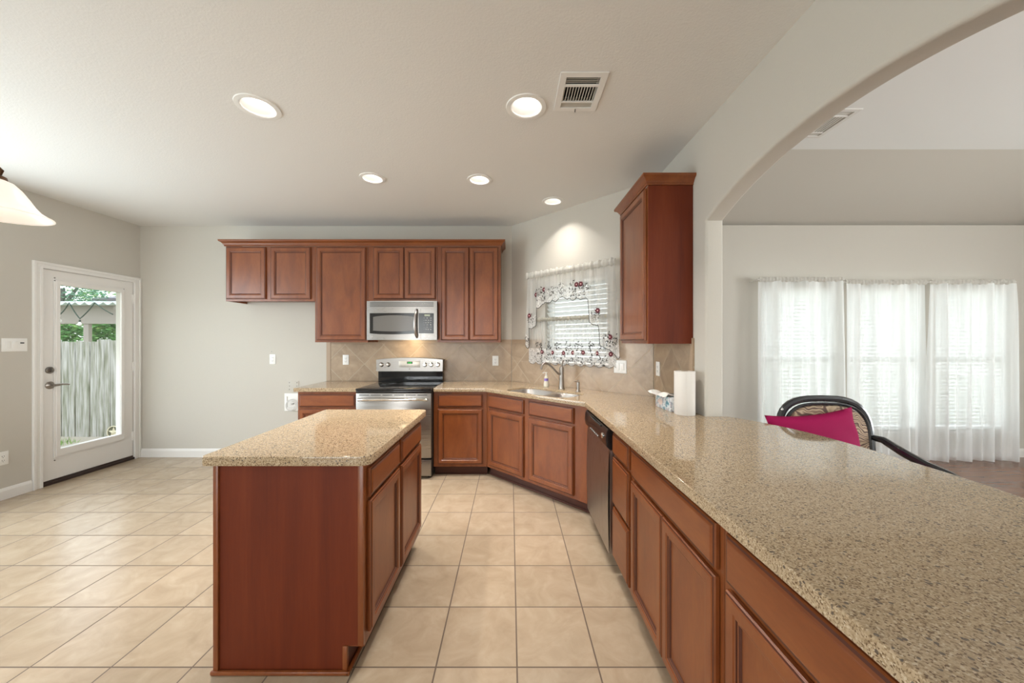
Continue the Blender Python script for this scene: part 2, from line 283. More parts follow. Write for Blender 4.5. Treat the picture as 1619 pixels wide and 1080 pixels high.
# ------------------------------------------------------------------ mesh helpers
class MB:
    def __init__(s): s.bm = bmesh.new(); s.m = Matrix.Identity(4)
    def at(s, *v): return s.m @ Vector(v)
    def poly(s, pts, flip=False):
        vs = [s.bm.verts.new(s.m @ Vector(p)) for p in pts]
        return s.bm.faces.new(vs[::-1] if flip else vs)
    def merge(s, other):
        me = bpy.data.meshes.new('tmp'); other.to_mesh(me); other.free(); s.bm.from_mesh(me); bpy.data.meshes.remove(me)
    def box(s, x0, x1, y0, y1, z0, z1, bev=0.0, seg=2):
        t = bmesh.new(); bmesh.ops.create_cube(t, size=1)
        for v in t.verts: v.co = Vector((x0 + (v.co.x + .5) * (x1 - x0), y0 + (v.co.y + .5) * (y1 - y0), z0 + (v.co.z + .5) * (z1 - z0)))
        if bev: bmesh.ops.bevel(t, geom=t.edges[:], offset=bev, segments=seg, affect='EDGES', profile=0.5)
        for v in t.verts: v.co = s.m @ v.co
        if s.m.determinant() < 0: bmesh.ops.reverse_faces(t, faces=t.faces[:])
        s.merge(t); return s
    def lathe(s, prof, c=(0, 0, 0), seg=24, axis='Z', cap0=True, cap1=True):
        rings = []
        for r, h in prof:
            ring = []
            for k in range(seg):
                a = 2 * math.pi * k / seg; x, y = r * math.cos(a), r * math.sin(a)
                p = (c[0] + x, c[1] + y, c[2] + h) if axis == 'Z' else ((c[0] + x, c[1] - h, c[2] + y) if axis == 'Y' else (c[0] + h, c[1] + x, c[2] + y))
                ring.append(s.bm.verts.new(s.m @ Vector(p)))
            rings.append(ring)
        for a, b in zip(rings, rings[1:]):
            for k in range(seg): s.bm.faces.new((a[k], a[(k + 1) % seg], b[(k + 1) % seg], b[k]))
        if cap0: s.bm.faces.new(rings[0][::-1])
        if cap1: s.bm.faces.new(rings[-1])
        return s
    def tube(s, pts, r, seg=8, closed=False, flat=1.0):
        pts = [Vector(p) for p in pts]; n = len(pts); rings = []
        rr = r if isinstance(r, (list, tuple)) else [r] * n
        up = Vector((0, 0, 1)); prev = None
        for i, p in enumerate(pts):
            if closed: d = pts[(i + 1) % n] - pts[i - 1]
            else: d = pts[min(i + 1, n - 1)] - pts[max(i - 1, 0)]
            d.normalize()
            if prev is None: u = d.cross(up) if abs(d.dot(up)) < .95 else d.cross(Vector((1, 0, 0)))
            else: u = prev - d * prev.dot(d)
            u.normalize(); prev = u; v = d.cross(u)
            rings.append([s.bm.verts.new(s.m @ (p + (u * math.cos(2 * math.pi * k / seg) + v * math.sin(2 * math.pi * k / seg) * flat) * rr[i])) for k in range(seg)])
        prs = list(zip(rings, rings[1:])) + ([(rings[-1], rings[0])] if closed else [])
        for a, b in prs:
            for k in range(seg): s.bm.faces.new((a[k], a[(k + 1) % seg], b[(k + 1) % seg], b[k]))
        if not closed: s.bm.faces.new(rings[0][::-1]); s.bm.faces.new(rings[-1])
        return s
    def rings(s, x0, x1, z0, z1, prof, dark=()):
        """mitred panel facing -y: prof is a list of (inset, y)"""
        loops = []
        for i, y in prof:
            loops.append([s.bm.verts.new(s.m @ Vector(p)) for p in ((x0 + i, y, z0 + i), (x1 - i, y, z0 + i), (x1 - i, y, z1 - i), (x0 + i, y, z1 - i))])
        for i, (a, b) in enumerate(zip(loops, loops[1:])):
            for k in range(4): s.bm.faces.new((a[k], a[(k + 1) % 4], b[(k + 1) % 4], b[k])).material_index = 1 if i in dark else 0
        s.bm.faces.new(loops[-1]); s.bm.faces.new(loops[0][::-1]); return s
    def sweep(s, path, prof, closed_prof=True):
        """prof (out, up) swept along a plan polyline; out is to the right of travel"""
        P = [Vector((p[0], p[1], 0)) for p in path]; z = path[0][2]; rings = []
        for i, p in enumerate(P):
            ns = []
            if i > 0: d = (P[i] - P[i - 1]).normalized(); ns.append(Vector((d.y, -d.x, 0)))
            if i < len(P) - 1: d = (P[i + 1] - P[i]).normalized(); ns.append(Vector((d.y, -d.x, 0)))
            b = sum(ns, Vector()) / len(ns); b = b / b.length_squared
            rings.append([s.bm.verts.new(s.m @ (p + b * o + Vector((0, 0, z + u)))) for o, u in prof])
        n = len(prof)
        for a, b in zip(rings, rings[1:]):
            for k in range(n): s.bm.faces.new((a[k], b[k], b[(k + 1) % n], a[(k + 1) % n]))
        s.bm.faces.new(rings[0]); s.bm.faces.new(rings[-1][::-1]); return s
    def grid(s, nu, nv, f, mask=None):
        V = [[s.bm.verts.new(s.m @ Vector(f(i / nu, j / nv))) for j in range(nv + 1)] for i in range(nu + 1)]
        for i in range(nu):
            for j in range(nv): s.bm.faces.new((V[i][j], V[i + 1][j], V[i + 1][j + 1], V[i][j + 1]))
        return s
    def solid(s, outer, holes, t, mat, bev=0.0, res=2):
        """flat polygon with holes in local XY, thickness t centred on local z = 0, placed by mat"""
        cu = bpy.data.curves.new('tmp', 'CURVE'); cu.dimensions = '2D'; cu.fill_mode = 'BOTH'
        for lp in [outer] + list(holes):
            spn = cu.splines.new('POLY'); spn.points.add(len(lp) - 1); spn.use_cyclic_u = True
            for q, p in zip(spn.points, lp): q.co = (p[0], p[1], 0, 1)
        cu.extrude = t / 2 - bev; cu.bevel_depth = bev; cu.bevel_resolution = res; cu.offset = -bev
        ob = bpy.data.objects.new('tmp', cu); C.objects.link(ob)
        dg = bpy.context.evaluated_depsgraph_get(); me = bpy.data.meshes.new_from_object(ob.evaluated_get(dg))
        me.transform(s.m @ mat); s.bm.from_mesh(me)
        bpy.data.objects.remove(ob); bpy.data.curves.remove(cu); bpy.data.meshes.remove(me); return s
    def build(s, name, mt, parent=None, loc=None, smooth=True, angle=32, fix=True, weld=False):
        if weld: bmesh.ops.remove_doubles(s.bm, verts=s.bm.verts[:], dist=1e-5)
        if fix: bmesh.ops.recalc_face_normals(s.bm, faces=s.bm.faces[:])
        me = bpy.data.meshes.new(name); s.bm.to_mesh(me); s.bm.free()
        for m in (mt if isinstance(mt, (list, tuple)) else [mt]): me.materials.append(m)
        if smooth:
            me.polygons.foreach_set('use_smooth', [True] * len(me.polygons)); me.set_sharp_from_angle(angle=R(angle))
        o = bpy.data.objects.new(name, me); C.objects.link(o)
        if loc: o.location = loc
        if parent: o.parent = parent
        return o
def tag(o, label, cat, group=None, kind=None):
    o['label'] = label; o['category'] = cat
    if group: o['group'] = group
    if kind: o['kind'] = kind
    return o
def thing(name, label, cat, loc=(0, 0, 0), rz=0.0, group=None):
    o = bpy.data.objects.new(name, None); C.objects.link(o); o.location = loc; o.rotation_euler = (0, 0, rz); o.empty_display_size = 0.1
    return tag(o, label, cat, group)
def struct(o, label=None):
    o['kind'] = 'structure'
    if label: o['label'] = label
    return o
def dup(root, loc, rz, label, parts=True):
    r = root.copy(); C.objects.link(r); r.location = loc; r.rotation_euler = (0, 0, rz); r['label'] = label
    for ch in list(root.children):
        c = ch.copy(); C.objects.link(c); c.parent = r
        for g in list(ch.children):
            d = g.copy(); C.objects.link(d); d.parent = c
    return r
def circle(cx, cy, r, n=28): return [(cx + r * math.cos(2 * math.pi * k / n), cy + r * math.sin(2 * math.pi * k / n)) for k in range(n)]
def rect(x0, x1, y0, y1): return [(x0, y0), (x1, y0), (x1, y1), (x0, y1)]
XZ = Matrix(((1, 0, 0, 0), (0, 0, -1, 0), (0, 1, 0, 0), (0, 0, 0, 1)))     # local XY -> world XZ, local z -> -y
YZ = Matrix(((0, 0, 1, 0), (1, 0, 0, 0), (0, 1, 0, 0), (0, 0, 0, 1)))      # local XY -> world YZ, local z -> +x
T = Matrix.Translation

# ------------------------------------------------------------------ the room
YB, XL, XR, YR = 4.264, -4.41, 1.23, -4.0          # back wall, left wall, arch wall, rear wall
XE = 7.2                                            # far side of the living room
DIAG = T((0.015, YB, 0)) @ Matrix.Rotation(R(-45), 4, 'Z')   # x along the diagonal wall, -y into the room
DLEN = (XR - 0.015) * math.sqrt(2)
b = MB(); b.box(XL, 1.335, YR, YB + .1, -0.08, 0); struct(b.build('floor', M['floor'], smooth=False))
b = MB(); b.box(1.335, XE, YR, YB + .1, -0.08, 0); struct(b.build('floor_living', M['planks'], smooth=False))

cans = [(-1.479, 2.098, 0.118), (0.0927, 2.098, 0.118), (-1.16, 3.011, 0.104), (-0.263, 3.04, 0.104), (0.415, 3.506, 0.104)]
VX0, VX1, VY0, VY1 = 0.257, 0.505, 1.82, 2.125       # ceiling register
outer = [(XL - .12, YR - .12), (XR + .11, YR - .12), (XR + .11, 3.05 + .05), (0.015 + .05, YB + .12), (XL - .12, YB + .12)]
b = MB(); b.solid(outer, [circle(x, y, r - .028) for x, y, r in cans] + [rect(VX0 + .03, VX1 - .03, VY0 + .03, VY1 - .03)], 0.06, T((0, 0, H + .03)))
struct(b.build('ceiling', M['ceil'], smooth=False))
b = MB(); b.box(XL - .12, XR + .12, YR - .12, YB + .12, H + .22, H + .26); struct(b.build('ceiling_deck', M['slot'], smooth=False))
b = MB(); b.box(XL - .12, 0.02, YB, YB + .12, 0, H + .02); struct(b.build('wall_back', M['wall'], smooth=False))
DY0, DY1, DZ1 = 3.36, 4.196, 2.075                  # rough opening of the garden door
b = MB(); b.solid([(YR - .12, 0), (DY0, 0), (DY0, DZ1), (DY1, DZ1), (DY1, 0), (YB, 0), (YB, H + .02), (YR - .12, H + .02)], [rect(.6, 2.8, .45, 2.35)], 0.14, T((XL - .07, 0, 0)) @ YZ)
struct(b.build('wall_left', M['wall'], smooth=False))
WS0, WS1, WZ0, WZ1 = 0.515, 1.266, 1.17, 2.01        # sink window in the diagonal wall
b = MB(); b.m = DIAG; b.solid(rect(0, DLEN, 0, H + .02), [rect(WS0, WS1, WZ0, WZ1)], 0.14, T((0, .07, 0)) @ XZ)
struct(b.build('wall_diagonal', M['wall'], smooth=False))
# the wall with the arched bar opening
AY0, AY1, AS, AP = 0.65, 2.25, 2.135, 2.30
def arch_z(y): u = (y - 1.45) / 0.8; rr = (0.8 ** 2 + (AP - AS) ** 2) / (2 * (AP - AS)); return AP - rr + math.sqrt(rr * rr - (u * .8) ** 2)
hole = [(AY0, 0.9), (AY1, 0.9), (AY1, AS)] + [(AY1 - (AY1 - AY0) * k / 40, arch_z(AY1 - (AY1 - AY0) * k / 40)) for k in range(1, 40)] + [(AY0, AS)]
hole[0] = (AY0, 0.78); hole[1] = (AY1, 0.78)
b = MB(); b.solid([(-.35, -.05), (3.06, -.05), (3.06, 3.5), (-.35, 3.5)], [hole], 0.11, T((XR + .055, 0, 0)) @ YZ, bev=0.016, res=3)
struct(b.build('wall_right', M['wall'], angle=25))
b = MB(); b.box(XR + .005, XR + .105, 3.03, YB + .12, 0, 3.5); struct(b.build('wall_right_return', M['wall'], smooth=False))
b = MB(); b.box(XR + .006, XR + .104, AY0 - .1, AY1 + .1, 0, 0.864); struct(b.build('wall_bar', M['wall'], smooth=False))
# living room shell
LW = [(2.98, 3.90), (4.02, 4.94), (5.06, 5.98)]; LZ0, LZ1 = 0.31, 2.03
b = MB(); b.solid(rect(XR + .1, XE + .12, 0, 2.76), [rect(a, c, LZ0, LZ1) for a, c in LW], 0.14, T((0, YB + .07, 0)) @ XZ)
struct(b.build('wall_living', M['wall'], smooth=False))
HC, YC = 3.2, 3.40
b = MB()
b.poly([(XR, YB + .14, 2.735), (XE + .1, YB + .14, 2.735), (XE + .1, YC, HC), (XR, YC, HC)], True)
b.poly([(XR, YB + .14, 2.80), (XE + .1, YB + .14, 2.80), (XE + .1, YC, HC + .07), (XR, YC, HC + .07)])
struct(b.build('ceiling_slope', M['wall'], smooth=False, fix=False))
b = MB(); b.box(XR + .10, XE + .1, YR - .12, YC, HC, HC + .07); struct(b.build('ceiling_living', M['ceil_l'], smooth=False))
b = MB(); b.solid([(YR - .12, 0), (YB + .14, 0), (YB + .14, HC + .1), (YR - .12, HC + .1)], [rect(-2.8, 1.0, .4, 2.5)], .14, T((XE + .07, 0, 0)) @ YZ); struct(b.build('wall_living_side', M['wall'], smooth=False))
# unseen rear wall; its wide windows are added to light the room
b = MB(); b.solid(rect(XL - .12, XE + .12, 0, 3.3), [rect(-3.7, -0.7, 0.35, 2.35), rect(2.35, 6.05, 0.35, 2.35)], 0.14, T((0, YR - .07, 0)) @ XZ)
struct(b.build('wall_rear', M['wall'], smooth=False))
b = MB(); b.box(-.02, .10, YR, -.36, H, 3.4) if False else b.box(XR + .01, XR + .10, YR, -.34, H - .25, 3.4); struct(b.build('wall_header', M['wall'], smooth=False))

# baseboards
BP = [(0, 0), (0.014, 0), (0.014, 0.075), (0.010, 0.085), (0.006, 0.095), (0, 0.10)]
b = MB(); b.sweep([(XL, YB, 0), (-2.19, YB, 0)], BP); struct(b.build('baseboard_back', M['trim'], smooth=False))
b = MB(); b.sweep([(XL, YR, 0), (XL, 3.293, 0)], BP); struct(b.build('baseboard_left', M['trim'], smooth=False))
b = MB(); b.sweep([(XR + .12, YB, 0), (XE, YB, 0)], BP); struct(b.build('baseboard_living', M['trim'], smooth=False))

# ---- garden door in the left wall (local frame: x along +Y of the room, -y into the room)
DOOR = T((XL, 0, 0)) @ Matrix.Rotation(R(90), 4, 'Z')   # local x -> +Y, local -y -> +X
def door():
    d = bpy.data.objects.new('door_1', None); C.objects.link(d); struct(d, 'white glazed garden door with a full-height pane, shut')
    b = MB(); b.m = DOOR
    gx0, gx1, gz0, gz1 = 3.497, 4.05, 0.325, 1.93
    b.solid(rect(3.372, 4.184, 0.045, 2.064), [rect(gx0, gx1, gz0, gz1)], 0.045, T((0, 0.030, 0)) @ XZ); b.build('door_leaf', M['trim'], d, smooth=False)
    b = MB(); b.m = DOOR
    for (o, y0, y1) in ((0.0, -.005, .006), (0.012, -.014, -.004)):
        b.solid(rect(gx0 - .04 + o, gx1 + .04 - o, gz0 - .075 + o, gz1 + .05 - o), [rect(gx0 + .002, gx1 - .002, gz0 + .002, gz1 - .002)], y1 - y0, T((0, (y0 + y1) / 2, 0)) @ XZ, bev=.003)
    b.build('glazing_frame', M['trim'], d)
    b = MB(); b.m = DOOR; b.box(gx0 - .005, gx1 + .005, .02, .026, gz0 - .005, gz1 + .005); b.build('glass_pane', M['pane'], d, smooth=False)
    b = MB(); b.m = DOOR
    for px, pz in ((gx0 - .035, gz0 - .10), (gx1 + .03, gz0 - .03), (gx0 - .035, gz1 + .06), (gx0 - .035, gz1 + .035), (gx1 + .03, gz1 + .04)):
        b.lathe([(.006, 0), (.006, .004), (.002, .006)], (px, -.001, pz), 8, 'Y')
    b.build('screw', M['pewter'], d)
    b = MB(); b.m = DOOR
    b.lathe([(.033, 0), (.033, .006), (.026, .013), (.012, .016)], (3.430, .006, 1.10), 24, 'Y'); b.box(3.424, 3.436, -.028, -.008, 1.082, 1.118, .003)
    b.build('deadbolt', M['pewter'], d)
    b = MB(); b.m = DOOR; b.lathe([(.036, 0), (.036, .006), (.024, .014), (.013, .018), (.012, .05)], (3.432, .006, .955), 24, 'Y')
    b.tube([(3.432, -.046, .955), (3.45, -.052, .957), (3.48, -.052, .960), (3.515, -.05, .957), (3.54, -.046, .952)], [.011, .012, .011, .010, .008], 10)
    b.build('lever_handle', M['nickel'], d)
    for z in (0.27, 1.08, 1.87):
        b = MB(); b.m = DOOR; b.box(4.176, 4.20, -.004, .012, z - .05, z + .05, .002)
        for k in range(5): b.lathe([(.006, -.0095 + .02 * (k - 2)), (.006, .0095 + .02 * (k - 2))], (4.190, -.008, z), 10)
        b.build('hinge', M['trim'], d)
    b = MB(); b.m = DOOR; b.box(3.363, 4.193, -.012, .12, 0.001, 0.026, .003); b.box(3.372, 4.184, -.001, .05, .026, .044)
    b.build('threshold', plain('dark brown threshold', (0.035, 0.018, 0.014), 0.4), d)
    b = MB(); b.m = DOOR
    prof = [(3.297, 0.0), (3.297, 2.126), (4.259, 2.126), (4.259, 0.0)]
    b.solid([(3.297, 0), (3.297, 2.126), (4.259, 2.126), (4.259, 0), (4.19, 0), (4.19, 2.068), (3.366, 2.068), (3.366, 0)], [], .014, T((0, -.007, 0)) @ XZ, bev=.003)
    b.solid([(3.297, 0), (3.297, 2.126), (4.259, 2.126), (4.259, 0), (4.238, 0), (4.238, 2.10), (3.318, 2.10), (3.318, 0)], [], .010, T((0, -.018, 0)) @ XZ, bev=.004)
    b.solid([(3.345, 0), (3.345, 2.082), (4.21, 2.082), (4.21, 0), (4.19, 0), (4.19, 2.066), (3.366, 2.066), (3.366, 0)], [], .006, T((0, -.016, 0)) @ XZ, bev=.002)
    b.build('casing', M['trim'], d)
    b = MB(); b.m = DOOR; b.solid([(3.358, 0), (3.358, 2.078), (4.198, 2.078), (4.198, 0), (4.186, 0), (4.186, 2.066), (3.370, 2.066), (3.370, 0)], [], .139, T((0, .0705, 0)) @ XZ)
    b.build('jamb', M['trim'], d, smooth=False)
door()

# ---- windows: frame, sash rail and pane
def window(n, mat, x0, x1, z0, z1):
    wn = bpy.data.objects.new('window_%d' % n, None); C.objects.link(wn); struct(wn)
    b = MB(); b.m = mat; b.solid(rect(x0, x1, z0, z1), [rect(x0 + .04, x1 - .04, z0 + .04, z1 - .04)], .06, T((0, .10, 0)) @ XZ)
    zm = (z0 + z1) / 2; b.box(x0 + .04, x1 - .04, .075, .125, zm - .02, zm + .02); b.build('frame', M['trim'], wn, smooth=False)
    b = MB(); b.m = mat; b.box(x0 + .035, x1 - .035, .097, .103, z0 + .035, z1 - .035); b.build('pane', M['pane'], wn, smooth=False)
    b = MB(); b.m = mat; b.box(x0 - .03, x1 + .03, -.025, .07, z0 - .02, z0, .004); b.build('sill', M['trim'], wn)
    return wn
window(1, DIAG, WS0, WS1, WZ0, WZ1)
for i, (a, c) in enumerate(LW): window(2 + i, T((0, YB, 0)), a, c, LZ0, LZ1)
REAR = T((0, YR, 0)) @ Matrix.Rotation(R(180), 4, 'Z')
window(7, T((XL, 0, 0)) @ Matrix.Rotation(R(90), 4, 'Z'), 0.6, 2.8, .45, 2.35)  # added window, out of view, where the breakfast fill lamp stands
window(8, T((XE, 0, 0)) @ Matrix.Rotation(R(-90), 4, 'Z'), -1.0, 2.8, .4, 2.5)  # unseen window added to go with the living-side fill lamp
window(5, REAR, 0.7, 3.7, 0.35, 2.35); window(6, REAR, -6.05, -2.35, 0.35, 2.35)  # pair added behind the lens for the rear fill lamps

def blind(mat, x0, x1, z0, z1, tilt, label, pitch=.043, y=.035):
    t = thing('window_blind', label, 'window blind', mat @ Vector(((x0 + x1) / 2, y, z0)), mat.to_euler().z, 'white slatted blinds')
    hw = (x1 - x0) / 2 - .008; n = round((z1 - z0 - .09) / pitch); pitch = (z1 - z0 - .09) / (n - 1); b = MB()
    for k in range(n):
        z = .03 + k * pitch; b.m = T((0, 0, z)) @ Matrix.Rotation(R(tilt), 4, 'X'); b.box(-hw, hw, -.024, .024, -.0012, .0012)
    b.m = Matrix.Identity(4); b.build('slats', M['slat'], t, smooth=False)
    b = MB(); b.box(-hw, hw, -.028, .028, z1 - z0 - .045, z1 - z0 - .002, .003); b.build('headrail', M['plastic'], t)
    b = MB(); b.box(-hw, hw, -.024, .024, .004, .020, .003); b.build('bottom_rail', M['plastic'], t)
    for xx in (-hw * .72, hw * .72):
        b = MB()
        for yy in (-.026, .026): b.tube([(xx, yy, .015), (xx, yy, z1 - z0 - .03)], .0013, 5)
        b.build('ladder_cord', M['plastic'], t)
blind(DIAG, WS0, WS1, WZ0, WZ1, -50, 'white slatted blind in the small window above the sink')
for (a, c), q in zip(LW, ('white slatted blind behind the sheer curtain nearest the bar wall', 'white slatted blind behind the middle sheer curtain of the living room', 'white slatted blind behind the sheer curtain farthest from the bar wall')):
    blind(T((0, YB, 0)), a, c, LZ0, LZ1, -58, q)

# ------------------------------------------------------------------ cabinets
def front_door(x0, x1, z0, z1, parent, mt=None, bead=True, label=None):
    b = MB(); f = -.0205
    b.rings(x0, x1, z0, z1, [(0, -.001), (0, f + .009), (.003, f + .004), (.008, f + .003), (.011, f), (.040, f), (.043, f + .003), (.048, f + .0035), (.0495, f + .008), (.0505, f + .008), (.052, f + .006), (.056, f + .0065), (.060, f + .0125), (.062, f + .0125)], dark=(2, 7, 8, 11, 12))
    return b.build('door', [mt or M['wood'], M['glaze']], parent, smooth=False)
def front_drawer(x0, x1, z0, z1, parent):
    b = MB(); f = -.0205
    b.rings(x0, x1, z0, z1, [(0, -.001), (0, f + .010), (.003, f + .006), (.010, f + .005), (.014, f + .001), (.017, f)], dark=(2,))
    return b.build('drawer', [M['wood_h'], M['glaze']], parent, smooth=False)
def base_cab(name, label, loc, rz, wd, fronts, depth=.60, z1=.865, left_panel=False, group='base cabinets', toe_x=(0, 0)):
    t = thing(name, label, 'cabinet', loc, rz, group)
    b = MB(); b.box(.0005, wd - .0005, .001, depth, .10, z1, .0015, 1); b.build('body', M['wood'], t, smooth=False)
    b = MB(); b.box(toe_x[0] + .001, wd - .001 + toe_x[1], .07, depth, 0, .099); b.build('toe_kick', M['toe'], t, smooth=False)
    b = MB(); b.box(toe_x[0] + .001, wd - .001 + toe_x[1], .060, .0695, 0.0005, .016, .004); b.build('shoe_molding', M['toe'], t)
    for k, x0, x1, z0, zz in fronts: (front_door if k == 'door' else front_drawer)(x0, x1, z0, zz, t)
    return t
YF = 3.645                                          # face of the back-wall base cabinets
base_cab('base_cabinet', 'cherry base cabinet left of the range under the short worktop', (-2.165, YF, 0), 0, .612, [('drawer', .02, .59, .71, .838), ('door', .02, .302, .13, .69), ('door', .308, .59, .13, .69)])
base_cab('base_cabinet', 'single-door cherry base cabinet right of the range', (-.782, YF, 0), 0, .544, [('drawer', .045, .50, .71, .838), ('door', .045, .50, .13, .69)])
# diagonal sink base
S2 = math.sqrt(.5)
DL = 1.199
sk = base_cab('sink_cabinet', 'angled cherry sink cabinet with two doors below the window', (-.238, YF, 0), R(-45), DL, [('drawer', .035, .515, .71, .838), ('door', .035, .515, .13, .69), ('drawer', .58, 1.065, .71, .838), ('door', .58, 1.065, .13, .69)], depth=.55, z1=.62, toe_x=(-.03, .03))
bpy.data.meshes.remove([c for c in sk.children if c.name.startswith('body')][0].data)
b = MB(); b.box(.0005, DL - .0005, .001, .021, .10, .865, .0015, 1); b.box(.0005, .02, .021, .55, .10, .865); b.box(DL - .02, DL - .0005, .021, .55, .10, .865); b.box(.02, DL - .02, .021, .55, .10, .12); b.build('body', M['wood'], sk, smooth=False)
XP = 0.61                                           # face of the peninsula cabinets
Y_DW0, Y_DW1 = 2.72, 2.115
RP = R(-90)
base_cab('drawer_cabinet', 'narrow cherry cabinet of three drawers beside the dishwasher', (XP, 2.105, 0), RP, .318, [('drawer', .022, .296, .725, .845), ('drawer', .022, .296, .437, .705), ('drawer', .022, .296, .13, .417)])
base_cab('base_cabinet', 'wide two-door cherry cabinet in the middle of the peninsula', (XP, 1.785, 0), RP, .762, [('drawer', .02, .742, .71, .845), ('door', .02, .378, .13, .69), ('door', .384, .742, .13, .69)])
base_cab('base_cabinet', 'cherry peninsula cabinet closest to the open end, cut by the picture edge', (XP, 1.021, 0), RP, .762, [('drawer', .03, .742, .71, .845), ('door', .03, .384, .13, .69), ('door', .390, .742, .13, .69)])

# dishwasher
def dishwasher():
    t = thing('dishwasher', 'stainless dishwasher with a black control panel under the peninsula worktop', 'dishwasher', (XP, Y_DW0, 0), RP)
    wd = Y_DW0 - Y_DW1
    b = MB(); b.box(.003, wd - .003, .012, .58, .10, .855); b.build('tub', M['blackmatte'], t, smooth=False)
    b = MB()                                            # softly bowed door
    n = 10
    def f(u, v):
        x = .006 + u * (wd - .012); z = .115 + v * .615
        return (x, -.022 - .006 * math.sin(math.pi * v) - (.004 if v < .93 else 0), z)
    b.grid(2, 14, f); b.box(.006, wd - .006, -.021, .010, .115, .73, .002, 1)
    b.build('door', M['steel_v'], t)
    b = MB()
    prof = [(.010, .735), (-.022, .735), (-.040, .752), (-.046, .79), (-.042, .835), (-.032, .856), (.010, .856)]
    for x0, x1 in ((.004, wd - .004),):
        a = [b.bm.verts.new((x0, y, z)) for y, z in prof]; c = [b.bm.verts.new((x1, y, z)) for y, z in prof]
        for k in range(len(prof)): b.bm.faces.new((a[k], a[(k + 1) % len(prof)], c[(k + 1) % len(prof)], c[k]))
        b.bm.faces.new(a); b.bm.faces.new(c[::-1])
    cp = b.build('control_panel', M['black'], t)
    b = MB(); b.tube([(.15, -.038, .842), (.22, -.047, .846), (.30, -.050, .847), (.38, -.047, .846), (.46, -.038, .842)], .006, 8); b.build('latch_handle', M['black'], cp)
    for x in (.20, .24, .28, .32, .36, .40):
        b = MB(); b.box(x - .011, x + .011, -.0475, -.044, .762, .768, .001); b.build('button', M['keys'], cp)
    b = MB(); b.lathe([(.017, 0), (.017, .006), (.013, .011)], (.525, -.043, .80), 18, 'Y'); b.build('dial', M['chrome'], cp)
    b = MB(); b.box(.006, wd - .006, .05, .06, .002, .099); b.build('toe_panel', M['blackmatte'], t, smooth=False)
dishwasher()
# filler stile joining the sink cabinet and dishwasher
b = MB(); b.box(XP, XP + .018, Y_DW0 + .002, 2.795, .10, .864); b.build('filler', M['wood'], sk, smooth=False).matrix_parent_inverse = Matrix.LocRotScale(sk.location, sk.rotation_euler, None).inverted()

# wall cabinets
def wall_cab(name, label, loc, rz, wd, z0, z1, fronts, depth=.305):
    t = thing(name, label, 'cabinet', loc, rz, 'wall cabinets')
    b = MB(); b.box(.0005, wd - .0005, .001, depth, z0 + .022, z1, .001, 1)
    b.box(.0005, wd - .0005, .001, .020, z0, z0 + .023); b.box(.0005, .014, .02, depth, z0, z0 + .023); b.box(wd - .014, wd - .0005, .02, depth, z0, z0 + .023)
    b.build('body', M['wood'], t, smooth=False)
    for k, x0, x1, a, c in fronts: front_door(x0, x1, a, c, t)
    return t
YU = 3.952; ZT = 2.425; ZS = 1.82; ZB = 1.366
wall_cab('wall_cabinet', 'short two-door cherry wall cabinet at the left end of the row', (-3.142, YU, 0), 0, .984, ZS, ZT, [('d', .012, .448, ZS + .022, ZT - .012), ('d', .502, .942, ZS + .022, ZT - .012)])
wall_cab('wall_cabinet', 'tall single-door cherry wall cabinet beside the microwave', (-2.157, YU, 0), 0, .585, ZB, ZT, [('d', .022, .565, ZB + .022, ZT - .012)])
wall_cab('wall_cabinet', 'short two-door cherry cabinet directly above the microwave', (-1.571, YU, 0), 0, .763, ZS, ZT, [('d', .062, .400, ZS + .022, ZT - .012), ('d', .404, .746, ZS + .022, ZT - .012)])
wall_cab('wall_cabinet', 'tall two-door cherry wall cabinet between the microwave and the corner', (-.807, YU, 0), 0, .70, ZB, ZT, [('d', .045, .352, ZB + .022, ZT - .012), ('d', .356, .672, ZB + .022, ZT - .012)])
CR = [(0, -.012), (.010, -.012), (.010, 0), (.016, .004), (.020, .014), (.030, .026), (.044, .034), (.048, .040), (.048, .052), (0, .052)]
CRB = [(-.01, -.012)] + CR[1:-1] + [(-.01, .052)]
b = MB(); b.sweep([(-3.144, YB - .001, ZT + .001), (-3.144, YU - .001, ZT + .001), (-.105, YU - .001, ZT + .001), (-.105, YB - .001, ZT + .001)][::-1], [(-o, u) for o, u in CRB]) if False else b.sweep([(-3.144, YB - .001, ZT + .013), (-3.144, YU - .001, ZT + .013), (-.105, YU - .001, ZT + .013), (-.105, YB - .001, ZT + .013)], [(-o if False else o, u) for o, u in [(-0.0 + a, c) for a, c in CR]])
tag(b.build('crown_molding', M['wood_h'], smooth=True, angle=25), 'long cherry crown moulding along the tops of the back wall cabinets', 'crown moulding')
uc = wall_cab('wall_cabinet', 'tall single-door cherry wall cabinet hanging alone by the arch', (.925, 2.985, 0), RP, .575, 1.36, ZT, [('d', .018, .557, 1.382, ZT - .012)], depth=.303)
b = MB(); b.sweep([(0, .303, ZT + .013), (0, 0, ZT + .013), (.575, 0, ZT + .013), (.575, .303, ZT + .013)], CR); b.build('crown', M['wood_h'], uc, smooth=True, angle=25)
b = MB(); b.box(.5755, .5775, .002, .303, 1.36, ZT); b.build('end_panel', M['wood_panel'], uc, smooth=False)

